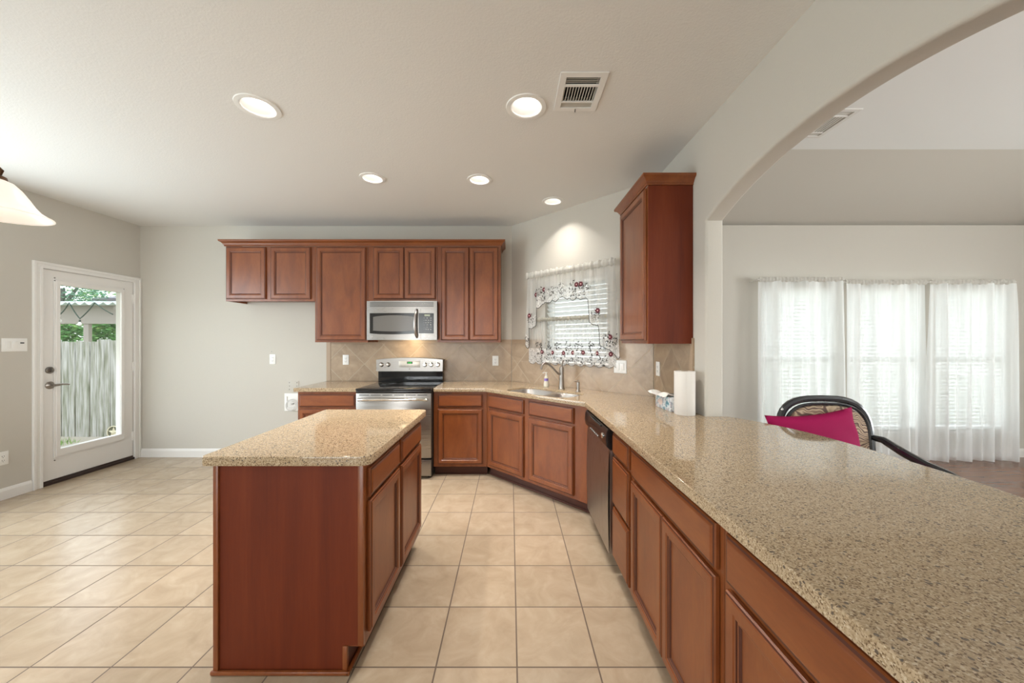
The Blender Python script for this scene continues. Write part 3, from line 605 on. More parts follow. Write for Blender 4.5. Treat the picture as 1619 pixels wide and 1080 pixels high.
# kitchen island (faces +x)
def island():
    t = thing('kitchen_island', 'cherry island cabinet with two drawers and two doors', 'kitchen island', (-.609, 1.484, 0), R(90))
    L_, D_ = .926, .614                              # along the room / across
    b = MB(); b.box(.012, L_, .001, D_ - .012, .10, .869, .001, 1); b.build('body', M['wood'], t, smooth=False)
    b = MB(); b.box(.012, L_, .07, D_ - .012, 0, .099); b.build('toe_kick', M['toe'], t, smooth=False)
    b = MB()                                           # end panel with the toe notch, facing the lens
    b.solid([(.0, .115), (.0, .869), (D_, .869), (D_, 0), (.068, 0), (.068, .115)], [], .012, T((.006, 0, 0)) @ YZ); b.build('end_panel', M['wood_panel'], t, smooth=False)
    b = MB(); b.box(-.010, .004, D_ - .018, D_ + .003, 0, .868, .003); b.build('corner_trim', M['wood'], t)
    b = MB(); b.box(-.006, .012, -.002, .022, .115, .869, .002); b.build('face_stile', M['wood'], t)
    b = MB(); b.box(-.006, .012, .066, .085, .002, .115, .002); b.build('toe_return', M['wood'], t)
    b = MB(); b.box(-.016, -.0005, .052, D_ + .012, .0005, .018, .005); b.box(-.016, L_, .054, .068, .0005, .018, .005); b.build('shoe_molding', M['wood_h'], t)
    b = MB(); b.box(.0, L_, D_ - .012, D_, 0, .868); b.build('back_panel', M['wood_panel'], t, smooth=False)
    for a, c in ((.035, .437), (.470, .892)):
        front_drawer(a, c, .715, .838, t); front_door(a, c, .145, .698, t)
island()

# ------------------------------------------------------------------ worktops
def worktop(name, label, pts, holes=(), z0=.866, z1=.905):
    b = MB(); b.solid(pts, holes, z1 - z0, T((0, 0, (z0 + z1) / 2)), bev=.004)
    return tag(b.build(name, M['quartz'], angle=35), label, 'worktop')
def corner(cx, cy, r, a0, a1, n=6): return [(cx + r * math.cos(R(a0 + (a1 - a0) * k / n)), cy + r * math.sin(R(a0 + (a1 - a0) * k / n))) for k in range(n + 1)]
worktop('worktop', 'short speckled tan worktop left of the range', rect(-2.188, -1.543, 3.61, YB - .001))
worktop('worktop', 'speckled tan island worktop with rounded corners', corner(-.61, 1.485, .04, -90, 0) + corner(-.61, 2.41, .04, 0, 90) + corner(-1.24, 2.425, .025, 90, 180) + corner(-1.235, 1.465, .02, 180, 270), z0=.8705, z1=.9105)
def bar_x(y):
    u = abs((y - 1.45) / .8); return 1.36 + .21 * max(0, 1 - u ** 2.8)
bar = [(bar_x(2.235 - 1.57 * k / 40), 2.235 - 1.57 * k / 40) for k in range(41)]
kx = 0.578; ds = 3.407 - .035 * math.sqrt(2)
sinkc = Vector((.322, 3.353))
ud, vd = Vector((S2, -S2)), Vector((S2, S2))         # along / away across the diagonal run
def sk2(u, v): p = sinkc + ud * u + vd * v; return (p.x, p.y)
def bowl(u0, u1, v0, v1, r, n=5):
    pts = []
    for cx, cy, a in ((u1 - r, v0 + r, -90), (u1 - r, v1 - r, 0), (u0 + r, v1 - r, 90), (u0 + r, v0 + r, 180)):
        for k in range(n + 1): q = R(a + 90 * k / n); pts.append((cx + r * math.cos(q), cy + r * math.sin(q)))
    return pts
hole_uv = bowl(-.37, .37, -.20, .17, .12, 8)
long_pts = [(-.777, 3.61), (ds - 3.61, 3.61), (kx, ds - kx), (kx, .225), (1.226, .225), (1.226, .648), (1.36, .648)] + bar[::-1] + [(1.36, 2.247), (1.226, 2.247), (1.226, 3.050), (.014, YB - .002), (-.777, YB - .002)]
worktop('worktop', 'long speckled tan worktop running past the sink and along the bar', long_pts, [[sk2(u, v) for u, v in hole_uv]])

# ------------------------------------------------------------------ sink, tap, dispenser, soap
def sink():
    t = thing('kitchen_sink', 'double-bowl stainless sink set below the angled worktop', 'sink', (sinkc.x, sinkc.y, 0), R(-45))
    for nm, u0, u1, v0, v1, dp in (('bowl', -.362, .045, -.192, .162, .19), ('bowl', .068, .362, -.192, .150, .17)):
        b = MB(); lv = [(0, .885), (.004, .880), (.012, .70 + .19 - dp + .0), (.035, .862 - dp), (.10, .855 - dp)]
        loops = []
        for ins, z in lv:
            loops.append([b.bm.verts.new((x, y, z)) for x, y in bowl(u0 + ins, u1 - ins, v0 + ins, v1 - ins, max(.02, .11 - ins * .6), 6)])
        for A, B in zip(loops, loops[1:]):
            n = len(A)
            for k in range(n): b.bm.faces.new((A[k], A[(k + 1) % n], B[(k + 1) % n], B[k]))
        b.bm.faces.new(loops[-1]); bo = b.build(nm, M['sinksteel'], t, fix=False, angle=60)
        b = MB(); b.lathe([(.04, 0), (.04, .004), (.028, .006), (.02, .002)], ((u0 + u1) / 2, (v0 + v1) / 2, .8555 - dp), 20); b.build('drain', M['chrome'], bo)
    b = MB(); b.solid(bowl(-.3685, .3685, -.1985, .1685, .12, 8), [bowl(-.362, .045, -.192, .162, .11, 6), bowl(.068, .362, -.192, .150, .11, 6)], .002, T((0, 0, .885))); b.build('rim', M['sinksteel'], t, smooth=False)
sink()
ZC = .9055
def faucet():
    t = thing('kitchen_faucet', 'brushed nickel kitchen tap with a swan spout behind the sink', 'tap', (.507, 3.547, ZC))
    b = MB(); b.lathe([(.033, 0), (.033, .006), (.028, .012), (.024, .05), (.0225, .11), (.024, .125), (.0215, .132), (.0225, .145), (.023, .20), (.020, .215), (.012, .222)], seg=24); b.build('body', M['nickel'], t)
    dx, dy = Vector((-.205, -.095)).normalized()
    pts = []
    for d, z in ((.01, .140), (.04, .152), (.08, .188), (.12, .226), (.155, .252), (.185, .262), (.212, .252), (.228, .225), (.233, .20)): pts.append((dx * d, dy * d, z))
    b = MB(); b.tube(pts, [.012, .0115, .0105, .010, .0098, .0098, .0098, .0105, .012], 12); b.build('spout', M['nickel'], t)
    b = MB(); b.tube([(0, 0, .21), (.003, .003, .235), (.012, .012, .262), (.022, .022, .285)], [.011, .009, .007, .008], 10); b.build('lever', M['nickel'], t)
faucet()
def dispenser():
    t = thing('soap_dispenser', 'small brushed nickel soap pump on the worktop right of the tap', 'soap dispenser', (.637, 3.367, ZC))
    b = MB(); b.lathe([(.023, 0), (.022, .006), (.014, .014), (.0125, .03), (.015, .075), (.014, .085)], seg=20); b.build('body', M['nickel'], t)
    b = MB(); b.lathe([(.011, .0855), (.013, .09), (.013, .102), (.008, .108)], seg=16); b.tube([(0, 0, .098), (-.02, -.012, .099), (-.034, -.02, .094)], .006, 8); b.build('nozzle', M['chrome'], t)
dispenser()
def soap():
    t = thing('soap_bottle', 'clear pump bottle of hand soap standing left of the tap', 'soap bottle', (.371, 3.71, ZC))
    b = MB(); b.lathe([(.024, 0), (.027, .004), (.027, .035), (.022, .055), (.020, .075), (.022, .090), (.016, .108), (.010, .114)], seg=20); b.build('bottle', M['soap'], t)
    b = MB(); b.lathe([(.0225, .062), (.0207, .075), (.0226, .088)], seg=20, cap0=False, cap1=False); b.build('label', M['soaplabel'], t)
    b = MB(); b.lathe([(.011, .1145), (.011, .124), (.005, .126), (.005, .142), (.012, .143), (.012, .150)], seg=14); b.tube([(0, 0, .147), (-.02, -.012, .148), (-.036, -.022, .145)], .005, 8); b.build('pump', M['plastic'], t)
soap()
def towel():
    t = thing('paper_towel_roll', 'white paper towel roll standing upright beside the pier', 'paper towels', (1.128, 2.318, ZC))
    b = MB(); b.lathe([(.021, .0), (.062, .0), (.063, .002), (.063, .276), (.062, .278), (.021, .278), (.021, 0)], seg=40, cap0=False, cap1=False)
    b.tube([(.0632 * math.cos(R(250)), .0632 * math.sin(R(250)), .003), (.0632 * math.cos(R(250)), .0632 * math.sin(R(250)), .275)], .0012, 5); b.build('paper', M['paper'], t)
    b = MB(); b.lathe([(.0195, .001), (.0205, .001), (.0205, .279), (.0195, .279), (.0195, .001)], seg=24, cap0=False, cap1=False); b.build('core', M['card'], t)
towel()
def tissues():
    t = thing('tissue_box', 'blue floral tissue box on the worktop beside the paper towels', 'tissue box', (1.062, 2.494, ZC), R(3))
    b = MB(); b.box(-.0, .118, -.112, .112, 0, .092, .002); b.build('box', M['floral'], t)
    b = MB(); 
    def f(u, v):
        a = (u - .5) * 2; q = v
        y = -.075 + .19 * u + .06 * q * u
        x = .059 - .11 * q * (0.9 if q < .6 else .9 - (q - .6) * .2)
        z = .094 + .026 * math.sin(math.pi * q * .9) * (.6 + .4 * math.sin(7 * u)) - .03 * max(0, q - .62) * (1 - u) * 2
        return (x, y, max(z, .0935))
    b.grid(14, 10, f); b.build('tissue', M['tissue'], t, fix=False)
    b = MB(); b.solid([(-.05 * .6 * math.cos(k / 20 * 2 * math.pi) + .005, .022 * math.sin(k / 20 * 2 * math.pi)) for k in range(20)], [], .0006, T((-.0006, .03, .045)) @ YZ); b.build('paper_flap', plain('pale pink print', (.72, .58, .52), .6), t, smooth=False)
tissues()

# ------------------------------------------------------------------ backsplash tiles
def splash(name, mat, x0, x1, z0, z1, strips, label):
    me = bpy.data.meshes.new(name); bm = bmesh.new(); uv = bm.loops.layers.uv.new('UVMap')
    t = bmesh.new(); bmesh.ops.create_cube(t, size=1)
    for v in t.verts: v.co = Vector((x0 + (v.co.x + .5) * (x1 - x0), -.0085 + (v.co.y + .5) * .008, z0 + (v.co.z + .5) * (z1 - z0)))
    t.to_mesh(me); t.free(); bm.from_mesh(me); uv = bm.loops.layers.uv.verify()
    for f in bm.faces:
        for l in f.loops: l[uv].uv = (l.vert.co.x, l.vert.co.z)
    bm.transform(mat); bm.to_mesh(me); bm.free(); me.materials.append(M['bsplash'])
    o = bpy.data.objects.new(name, me); C.objects.link(o); struct(o, label)
    b = MB(); b.m = mat
    for a, c, d, e in strips: b.box(a, c, -.0125, -.0090, d, e, .001, 1)
    b.build('border_tiles', M['bstrip'], o, smooth=False)
ZS0, ZS1 = .906, 1.398
splash('trim_back_tiles', T((0, YB, 0)), -2.186, .010, ZS0, ZS1, [(-2.186, -2.135, ZS0, ZS1), (-2.133, .004, ZS1 - .048, ZS1)], 'diagonal beige wall tiles behind the range')
splash('trim_sink_tiles', DIAG, .010, DLEN - .010, ZS0, ZS1, [(.012, WS0 - .05, ZS1 - .048, ZS1), (WS1 + .05, DLEN - .012, ZS1 - .048, ZS1)], 'diagonal beige wall tiles below the sink window') if False else None
# the sink window reaches below the tile top, so this run stops at the sill
splash('trim_sink_tiles', DIAG, .010, DLEN - .010, ZS0, WZ0 - .025, [], 'diagonal beige wall tiles below the sink window')
for k, (a, c) in enumerate(((.010, WS0 - .035), (WS1 + .035, DLEN - .010))):
    splash('trim_sink_side_tiles', DIAG, a, c, WZ0 - .0245, ZS1, [(a + .002, c - .002, ZS1 - .048, ZS1)], 'diagonal beige wall tiles beside the sink window')
RW = T((XR, 3.05, 0)) @ Matrix.Rotation(R(-90), 4, 'Z')
splash('trim_arch_tiles', RW, .010, .66, ZS0, ZS1, [(.612, .658, ZS0, ZS1), (.012, .610, ZS1 - .048, ZS1), (.012, .030, ZS0, ZS1 - .05)], 'diagonal beige wall tiles on the short wall by the arch')

# ------------------------------------------------------------------ electric plates
def plate(mat, x, z, label, kind, wd=.072, ht=.117, y=0.0, cat='outlet', group='wall plates'):
    t = thing('wall_outlet' if cat == 'outlet' else 'light_switch', label, cat, mat @ Vector((x, y, z)), mat.to_euler().z, group)
    b = MB(); b.box(-wd / 2, wd / 2, -.006, -.0003, -ht / 2, ht / 2, .002); b.build('cover_plate', M['plastic'], t)
    n = {'outlet': 1, 'gfci': 1, 'switch': 1, 'double': 2, 'triple': 3, 'sensor': 3}[kind]
    for k in range(n):
        cx = (k - (n - 1) / 2) * .046
        if kind == 'sensor' and k == 2:
            b = MB(); b.box(cx - .012, cx + .014, -.009, -.0055, .012, .022, .001); b.build('display', M['slot'], t); continue
        b = MB()
        if kind in ('outlet', 'gfci'):
            b.box(-.017, .017, -.0075, -.0055, -.034, .034, .002); rk = b.build('receptacle', M['plastic'], t)
            b = MB()
            for zz in (-.018, .018):
                for xx in (-.0065, .0065): b.box(xx - .0013, xx + .0013, -.0079, -.0070, zz - .005, zz + .005)
                b.lathe([(.0028, 0), (.0028, .001)], (0, -.0069, zz - .0115), 8, 'Y')
            b.build('slots', M['slot'], rk, smooth=False)
        else:
            b.m = T((cx, -.007, 0)) @ Matrix.Rotation(R(4), 4, 'X'); b.box(-.0165, .0165, -.003, .003, -.033, .033, .0015); b.build('rocker', M['plastic'], t)
    return t
BW = T((0, YB, 0)); LWm = DOOR
plate(BW, -2.83, 1.165, 'white outlet alone on the bare back wall', 'outlet')
plate(BW, -1.955, 1.158, 'white outlet on the tiles left of the range', 'outlet', y=-.009)
plate(BW, -.178, 1.146, 'white outlet on the tiles right of the range', 'outlet', y=-.009)
plate(DIAG, 1.405, 1.145, 'white double rocker switch on the tiles by the sink window', 'double', wd=.125, y=-.009, cat='light switch')
plate(RW, .094, 1.15, 'white outlet on the tiles behind the tissue box', 'outlet', y=-.009)
plate(LWm, 3.182, 1.345, 'white three-gang switch plate beside the garden door', 'sensor', wd=.165, cat='light switch')
plate(LWm, 3.107, .36, 'white outlet low on the wall near the garden door', 'outlet')
# nail marks left in the plaster
for x, y, z in ((-2.845, 0, 1.255),):
    b = MB(); b.lathe([(.006, 0), (.002, .004)], (x, YB, z), 8, 'Y'); tag(b.build('wall_anchor', M['keys']), 'small grey wall plug above the lone back-wall outlet', 'wall plug')
# refrigerator water box and the coiled tube
def waterbox():
    t = thing('water_supply_box', 'white recessed supply box with a coiled tube low on the back wall', 'supply box', (-2.60, YB, .655))
    b = MB(); b.solid(rect(-.085, .085, -.105, .105), [rect(-.055, .055, -.065, .065)], .012, T((0, -.006, 0)) @ XZ, bev=.002); b.box(-.055, .055, -.003, -.001, -.065, .065); b.build('frame', M['plastic'], t)
    b = MB(); b.lathe([(.008, 0), (.008, .03)], (.02, -.003, -.02), 10, 'Y'); b.tube([(.005, -.03, -.02), (.035, -.03, -.02)], .004, 8); b.build('valve', M['nickel'], t)
    b = MB()
    pts = [(.02 + .075 * math.cos(a) * (1 - a / 60), -.035 - a * .0018, -.035 + .075 * math.sin(a) * (1 - a / 60)) for a in [k * .25 for k in range(76)]]
    b.tube(pts, .0032, 6); b.build('coiled_tube', M['outside_water'], t)
    t2 = thing('vent_plate', 'white plate with rows of screw holes above the supply box', 'wall plate', (-2.585, YB, .845))
    b = MB(); b.box(-.065, .065, -.004, -.0004, -.06, .06, .001); b.build('plate', M['wall'], t2)
    for xx in (-.045, .045):
        for zz in (-.04, .0, .04):
            b = MB(); b.lathe([(.006, 0), (.004, .002)], (xx, -.004, zz), 8, 'Y'); b.build('screw', M['pewter'], t2)
waterbox()

# ------------------------------------------------------------------ range and microwave
def arcbox(b, x0, x1, y0, y1, z0, z1fun, n=24):
    """block whose top edge follows z1fun(u)"""
    cols = []
    for k in range(n + 1):
        u = k / n; x = x0 + (x1 - x0) * u
        cols.append([b.bm.verts.new((x, y, z)) for y, z in ((y0, z0), (y1, z0), (y1, z1fun(u)), (y0, z1fun(u)))])
    for A, B in zip(cols, cols[1:]):
        for k in range(4): b.bm.faces.new((A[k], B[k], B[(k + 1) % 4], A[(k + 1) % 4]))
    b.bm.faces.new(cols[0]); b.bm.faces.new(cols[-1][::-1])
def digits(b, txt, x, z, h, y):
    seg = {'0': 'abcdef', '1': 'bc', '2': 'abged', '3': 'abgcd', '4': 'fgbc', '5': 'afgcd', '6': 'afgedc', '7': 'abc', '8': 'abcdefg', '9': 'abfgcd'}
    wq = h * .5; t = h * .12
    for ch in txt:
        if ch == ':':
            for zz in (.3, .7): b.box(x, x + t, y - .0004, y, z + h * zz - t / 2, z + h * zz + t / 2)
            x += t * 2.5; continue
        P = {'a': (0, wq, h - t, h), 'd': (0, wq, 0, t), 'g': (0, wq, h / 2 - t / 2, h / 2 + t / 2), 'f': (0, t, h / 2, h), 'e': (0, t, 0, h / 2), 'b': (wq - t, wq, h / 2, h), 'c': (wq - t, wq, 0, h / 2)}
        for s_ in seg[ch]: q = P[s_]; b.box(x + q[0], x + q[1], y - .0004, y, z + q[2], z + q[3])
        x += wq + t * 1.6
def range_():
    t = thing('range', 'stainless electric range with a black glass top and five knobs', 'range', (-1.1625, 3.60, 0))
    hw = .377
    b = MB(); b.box(-hw, hw, .0, .645, .03, .885); b.build('body', M['blackmatte'], t, smooth=False)
    for x in (-hw + .04, hw - .04):
        for y in (.05, .58): b = MB(); b.lathe([(.018, 0), (.018, .03)], (x, y, 0), 12); b.build('foot', M['blackmatte'], t)
    b = MB(); b.box(-hw - .002, hw + .002, -.045, .56, .886, .906, .006); b.build('cooktop', M['glassblack'], t)
    bm_ = plain('grey burner print', (.10, .10, .10), .2)
    for cx, cy, r in ((-.19, .12, .10), (.19, .12, .085), (-.19, .40, .08), (.19, .40, .10)):
        b = MB(); b.lathe([(r, 0), (r, .0004), (r - .003, .0004), (r - .003, 0)], (cx, cy, .9062), 40, cap0=False, cap1=False); b.build('burner_ring', bm_, t)
    b = MB(); b.box(-hw + .002, hw - .002, -.040, -.002, .862, .8855, .003); b.build('front_trim', M['black'], t)
    b = MB(); b.box(-hw + .003, hw - .003, -.040, -.001, .215, .860, .004); dr = b.build('oven_door', M['steel'], t)
    b = MB()
    for k in range(6):
        x = -hw + .035 + k * .116; b.box(x, x + .098, -.0408, -.038, .838, .845)
    b.build('vent_slots', M['slot'], dr, smooth=False)
    b = MB(); b.tube([(-.335, -.042, .795), (-.335, -.07, .80), (-.30, -.082, .803), (-.15, -.09, .805), (0, -.092, .805), (.15, -.09, .805), (.30, -.082, .803), (.335, -.07, .80), (.335, -.042, .795)], .015, 12); b.build('handle', M['chrome'], dr)
    b = MB(); b.box(-.24, .24, -.0415, -.039, .36, .66, .003); b.build('oven_window', M['glassblack'], dr)
    b = MB(); b.box(-hw + .003, hw - .003, -.038, -.001, .035, .198, .004); wdw = b.build('storage_drawer', M['steel'], t)
    b = MB(); b.tube([(-.28, -.039, .165), (-.20, -.05, .172), (0, -.054, .174), (.20, -.05, .172), (.28, -.039, .165)], .010, 10); b.build('drawer_handle', M['chrome'], wdw)
    b = MB(); b.box(-hw + .004, hw - .004, .562, .64, .9065, 1.03); b.build('back_riser', M['glassblack'], t, smooth=False)
    b = MB(); arcbox(b, -hw - .008, hw + .004, .53, .645, 1.031, lambda u: 1.165 + .022 * (1 - (2 * u - 1) ** 2)); bg_ = b.build('backguard', M['steel'], t)
    f = .53
    b = MB(); b.box(-.125, .12, f - .003, f - .0005, 1.078, 1.148, .001); pn = b.build('control_panel', plain('pale steel panel', (.60, .56, .50), .35, .6), bg_)
    b = MB(); b.box(-.03, .035, f - .0045, f - .003, 1.118, 1.143); b.build('clock_display', M['green'], pn, smooth=False)
    b = MB(); digits(b, '12:00', -.024, 1.122, .016, f - .0047); b.build('clock_digits', M['greenlit'], pn, smooth=False)
    for k in range(12):
        x = -.11 + (k % 6) * .041; z = 1.088 + (k // 6) * .014
        b = MB(); b.box(x, x + .022, f - .0038, f - .0028, z, z + .004); b.build('key', M['keys'], pn, smooth=False)
    for x in (-.325, -.247, .175, .250, .325):
        b = MB(); b.lathe([(.026, 0), (.026, .006), (.021, .010), (.019, .028), (.015, .031)], (x, f, 1.108), 24, 'Y'); b.box(x - .003, x + .003, f - .036, f - .028, 1.09, 1.126, .001); b.build('knob', M['chrome'], bg_)
    b = MB(); b.lathe([(.009, 0), (.009, .002), (.007, .0025)], (0, f, 1.058), 20, 'Y'); b.build('badge', M['pewter'], bg_)
    for x in (-.285, .29):
        b = MB(); b.lathe([(.004, 0), (.003, .002)], (x, f, 1.075), 8, 'Y'); b.build('indicator', plain('red lens', (.2, .02, .01), .3), bg_)
range_()
def microwave():
    t = thing('microwave', 'stainless over-range microwave with a black control panel', 'microwave', (-1.171, 3.862, 0))
    hw, z0, z1 = .379, 1.392, 1.812
    b = MB(); b.box(-hw + .004, hw - .004, .03, .40, z0 + .008, z1); b.build('casing', M['blackmatte'], t, smooth=False)
    def bow(u): return -.022 * (1 - (2 * u - 1) ** 2)
    def front(x0, x1, za, zb, thick, nm, mt, par, dz=None, off=0.0, n=16, zb_f=None, za_f=None):
        b = MB(); cols = []
        for k in range(n + 1):
            x = x0 + (x1 - x0) * k / n; y = bow((x + hw) / (2 * hw)) - off
            a_ = za + (za_f(k / n) if za_f else 0); c_ = zb + (zb_f(k / n) if zb_f else 0)
            cols.append([b.bm.verts.new(p) for p in ((x, y, a_), (x, y + thick, a_), (x, y + thick, c_), (x, y, c_))])
        for A, B in zip(cols, cols[1:]):
            for k in range(4): b.bm.faces.new((A[k], B[k], B[(k + 1) % 4], A[(k + 1) % 4]))
        b.bm.faces.new(cols[0]); b.bm.faces.new(cols[-1][::-1]); return b.build(nm, mt, par)
    xs = .206
    sag = lambda u: -.008 * (1 - (2 * u - 1) ** 2)
    dr = front(-hw, xs - .001, z0, z1 - .078, .03, 'door', M['steel'], t)
    cp = front(xs + .001, hw, z0, z1 - .078, .03, 'control_panel', M['steel'], t)
    gr = front(-hw, hw, z1 - .077, z1, .03, 'vent_grille', M['steel'], t)
    for k in range(4): front(-hw + .035, hw - .035, z1 - .022 - k * .0135, z1 - .016 - k * .0135, .004, 'louvre_gap', M['slot'], gr, off=.001)
    front(-hw + .034, xs - .045, z0 + .07, z1 - .132, .004, 'bezel', M['black'], dr, off=.0015, za_f=lambda u: -.010 * (1 - (2 * u - 1) ** 2))
    front(-hw + .072, xs - .068, z0 + .100, z1 - .172, .004, 'window', M['greyglass'], dr, off=.0030, za_f=lambda u: -.009 * (1 - (2 * u - 1) ** 2), zb_f=lambda u: .017 * (1 - (2 * u - 1) ** 2))
    bz = front(xs - .020, hw - .034, z0 + .07, z1 - .132, .004, 'keypad', M['black'], cp, off=.0015)
    yk = bow((.29 + hw) / (2 * hw))
    b = MB(); b.box(.246, .306, yk - .006, yk, z1 - .166, z1 - .145); b.build('display', M['lcd'], bz, smooth=False)
    for r_, n in enumerate((3, 4, 4, 3, 3, 4)):
        for k in range(n):
            x = .238 + k * (.076 / (n - 1)); z = z1 - .185 - r_ * .0245
            b = MB(); b.box(x - .006, x + .006, yk - .0055, yk, z - .0035, z + .0035, .001, 1); b.build('key', M['keys'], bz, smooth=False)
    xh = xs - .04
    b = MB(); yh = bow((xh + hw) / (2 * hw))
    b.tube([(xh + .002, yh, z1 - .095), (xh, yh - .022, z1 - .11), (xh - .006, yh - .038, z1 - .16), (xh - .010, yh - .045, z1 - .22), (xh - .010, yh - .045, z1 - .27), (xh - .006, yh - .038, z1 - .33), (xh, yh - .022, z1 - .375), (xh + .002, yh, z1 - .392)], [.012, .014, .016, .017, .017, .016, .014, .012], 12); b.build('handle', M['steel_v'], dr)
    b = MB(); b.lathe([(.010, 0), (.010, .003), (.008, .004)], (xh + .005, yh - .002, z0 + .04), 18, 'Y'); b.build('lock_button', M['pewter'], dr)
    yb = bow((-hw + .05 + hw) / (2 * hw)); b = MB(); b.box(-hw + .038, -hw + .066, yb - .0025, yb + .001, z0 + .024, z0 + .050, .001); bd = b.build('badge', M['steel_v'], dr)
    b = MB(); b.lathe([(.008, 0), (.008, .001), (.006, .001), (.006, 0)], (-hw + .052, yb - .0024, z0 + .037), 20, 'Y'); b.build('emblem', M['pewter'], bd)
    b = MB(); b.box(-.06, .10, .12, .20, z0 + .002, z0 + .0075); lp = b.build('task_lamp', plain('lit lamp lens', (.9, .85, .7), .4, emit=(1, .82, .5), estr=3), t, smooth=False)
    area('task_lamp_light', (.02, .20, z0 - .004), (R(18), 0, 0), .14, .06, 1.6, (1, .78, .45), parent=t)
microwave()

# ------------------------------------------------------------------ ceiling lights, registers, chandelier
labs = ['recessed light over the island, left of the ceiling', 'recessed light beside the ceiling register', 'recessed light over the range, left of a pair', 'recessed light over the corner, right of a pair', 'recessed light above the sink window']
for (x, y, r), lb, wt in zip(cans, labs, CAN_W):
    t = thing('recessed_light', 'round white ' + lb, 'ceiling light', (x, y, H), 0, 'recessed lights')
    k = r / .118
    b = MB(); b.lathe([(.118 * k, 0), (.116 * k, -.006), (.092 * k, -.008), (.088 * k, -.004), (.088 * k, 0), (.118 * k, 0)], seg=40, cap0=False, cap1=False); b.build('trim_ring', M['trimring'], t)
    b = MB(); b.lathe([(.087 * k, -.003), (.082 * k, .03), (.068 * k, .10)], seg=40, cap0=False, cap1=False); b.build('baffle', M['baffle'], t, fix=False)
    b = MB(); b.lathe([(.02 * k, .040), (.044 * k, .042), (.056 * k, .050), (.060 * k, .10)], seg=32, cap1=False); b.build('bulb', M['bulb'], t)
    area('recessed_light_lamp', (0, 0, .039), (0, 0, 0), .09 * k, .09 * k, wt, CAN_COL, 'DISK', t, 104)
def register(name, label, x0, x1, y0, y1, z, dirs):
    t = thing(name, label, 'ceiling vent', ((x0 + x1) / 2, (y0 + y1) / 2, z), 0, 'ceiling registers')
    hx, hy = (x1 - x0) / 2, (y1 - y0) / 2
    wins = [rect(-hx + .035, hx - .035, -hy + .035, -hy + .088), rect(-hx + .035, hx - .035, -hy + .104, hy - .084), rect(-hx + .035, hx - .035, hy - .072, hy - .03)]
    b = MB(); b.solid(rect(-hx, hx, -hy, hy), wins, .008, T((0, 0, -.004)), bev=.002); b.build('frame', M['trim'], t)
    b = MB(); b.box(-hx + .03, hx - .03, -hy + .03, hy - .03, .055, .06); b.build('duct', M['slot'], t, smooth=False)
    b = MB()
    for k in range(12):
        x = -hx + .04 + k * (2 * hx - .08) / 11
        b.m = T((x, (.104 - .084) / 2, .004)) @ Matrix.Rotation(R(12), 4, 'Y'); b.box(-.0022, .0022, -hy + .096, hy - .096, -.008, .008)
    for y_, sgn in ((-hy + .0615, 1), (hy - .051, -1)):
        for k in range(4):
            b.m = T((0, y_ + (k - 1.5) * .0125, .003)) @ Matrix.Rotation(R(-48 * sgn), 4, 'X'); b.box(-hx + .034, hx - .034, -.0015, .0015, -.008, .008)
    b.m = Matrix.Identity(4)
    b.build('louvres', M['wall'], t, smooth=False)
    b = MB(); b.tube([(0, hy - .02, -.004), (0, hy - .012, -.022)], .003, 6); b.build('damper_lever', M['pewter'], t)
register('ceiling_vent', 'white air register in the kitchen ceiling beside a recessed light', VX0, VX1, VY0, VY1, H, 0)
register('ceiling_vent', 'white air register in the living room ceiling seen past the arch', 2.42, 2.76, 2.80, 3.20, HC, 0)

def chandelier():
    cx, cy = -2.11, 1.164
    t = thing('chandelier', 'bronze chandelier with white bell shades at the left edge', 'chandelier', (cx, cy, 1.95), 0)
    b = MB(); b.lathe([(.004, -.10), (.018, -.09), (.03, -.06), (.018, -.03), (.014, .05), (.028, .09), (.014, .13), (.007, .15), (.007, .76)], seg=18); b.lathe([(.06, .80), (.06, .785), (.02, .765)], seg=24); b.build('stem', M['bronze'], t)
    for k in range(3):
        a = R(120 * k + 30); mrot = Matrix.Rotation(a, 4, 'Z')
        b = MB(); b.m = mrot
        pts = [(.015, 0, .0), (.08, 0, -.05), (.16, 0, -.04), (.22, 0, .02), (.255, 0, .05), (.280, 0, .062), (.289, 0, .050), (.284, 0, .035), (.276, 0, .028)]
        b.tube(pts, [.008, .008, .008, .0075, .007, .0065, .006, .006, .006], 10); am = b.build('arm', M['bronze'], t)
        b = MB(); b.m = mrot; b.lathe([(.012, .035), (.028, .026), (.030, .016), (.018, .012)], (.272, 0, .0), 18); b.build('fitter', M['bronze'], am)
        b = MB(); b.m = mrot
        pr = [(.028, .014), (.045, .006), (.062, -.014), (.078, -.040), (.092, -.066), (.108, -.088), (.128, -.103), (.138, -.108)]
        inn = [(r - .004, z - .003) for r, z in pr][::-1]
        b.lathe(pr + [(.139, -.111)] + inn, (.272, 0, 0), 40, cap0=False, cap1=False); sh = b.build('lamp_shade', M['shade'], t)
        b = MB(); b.m = mrot; b.lathe([(.010, .010), (.013, -.02), (.026, -.045), (.028, -.06), (.018, -.078), (.004, -.084)], (.272, 0, 0), 16); b.build('bulb', M['bulb'], sh)
chandelier()

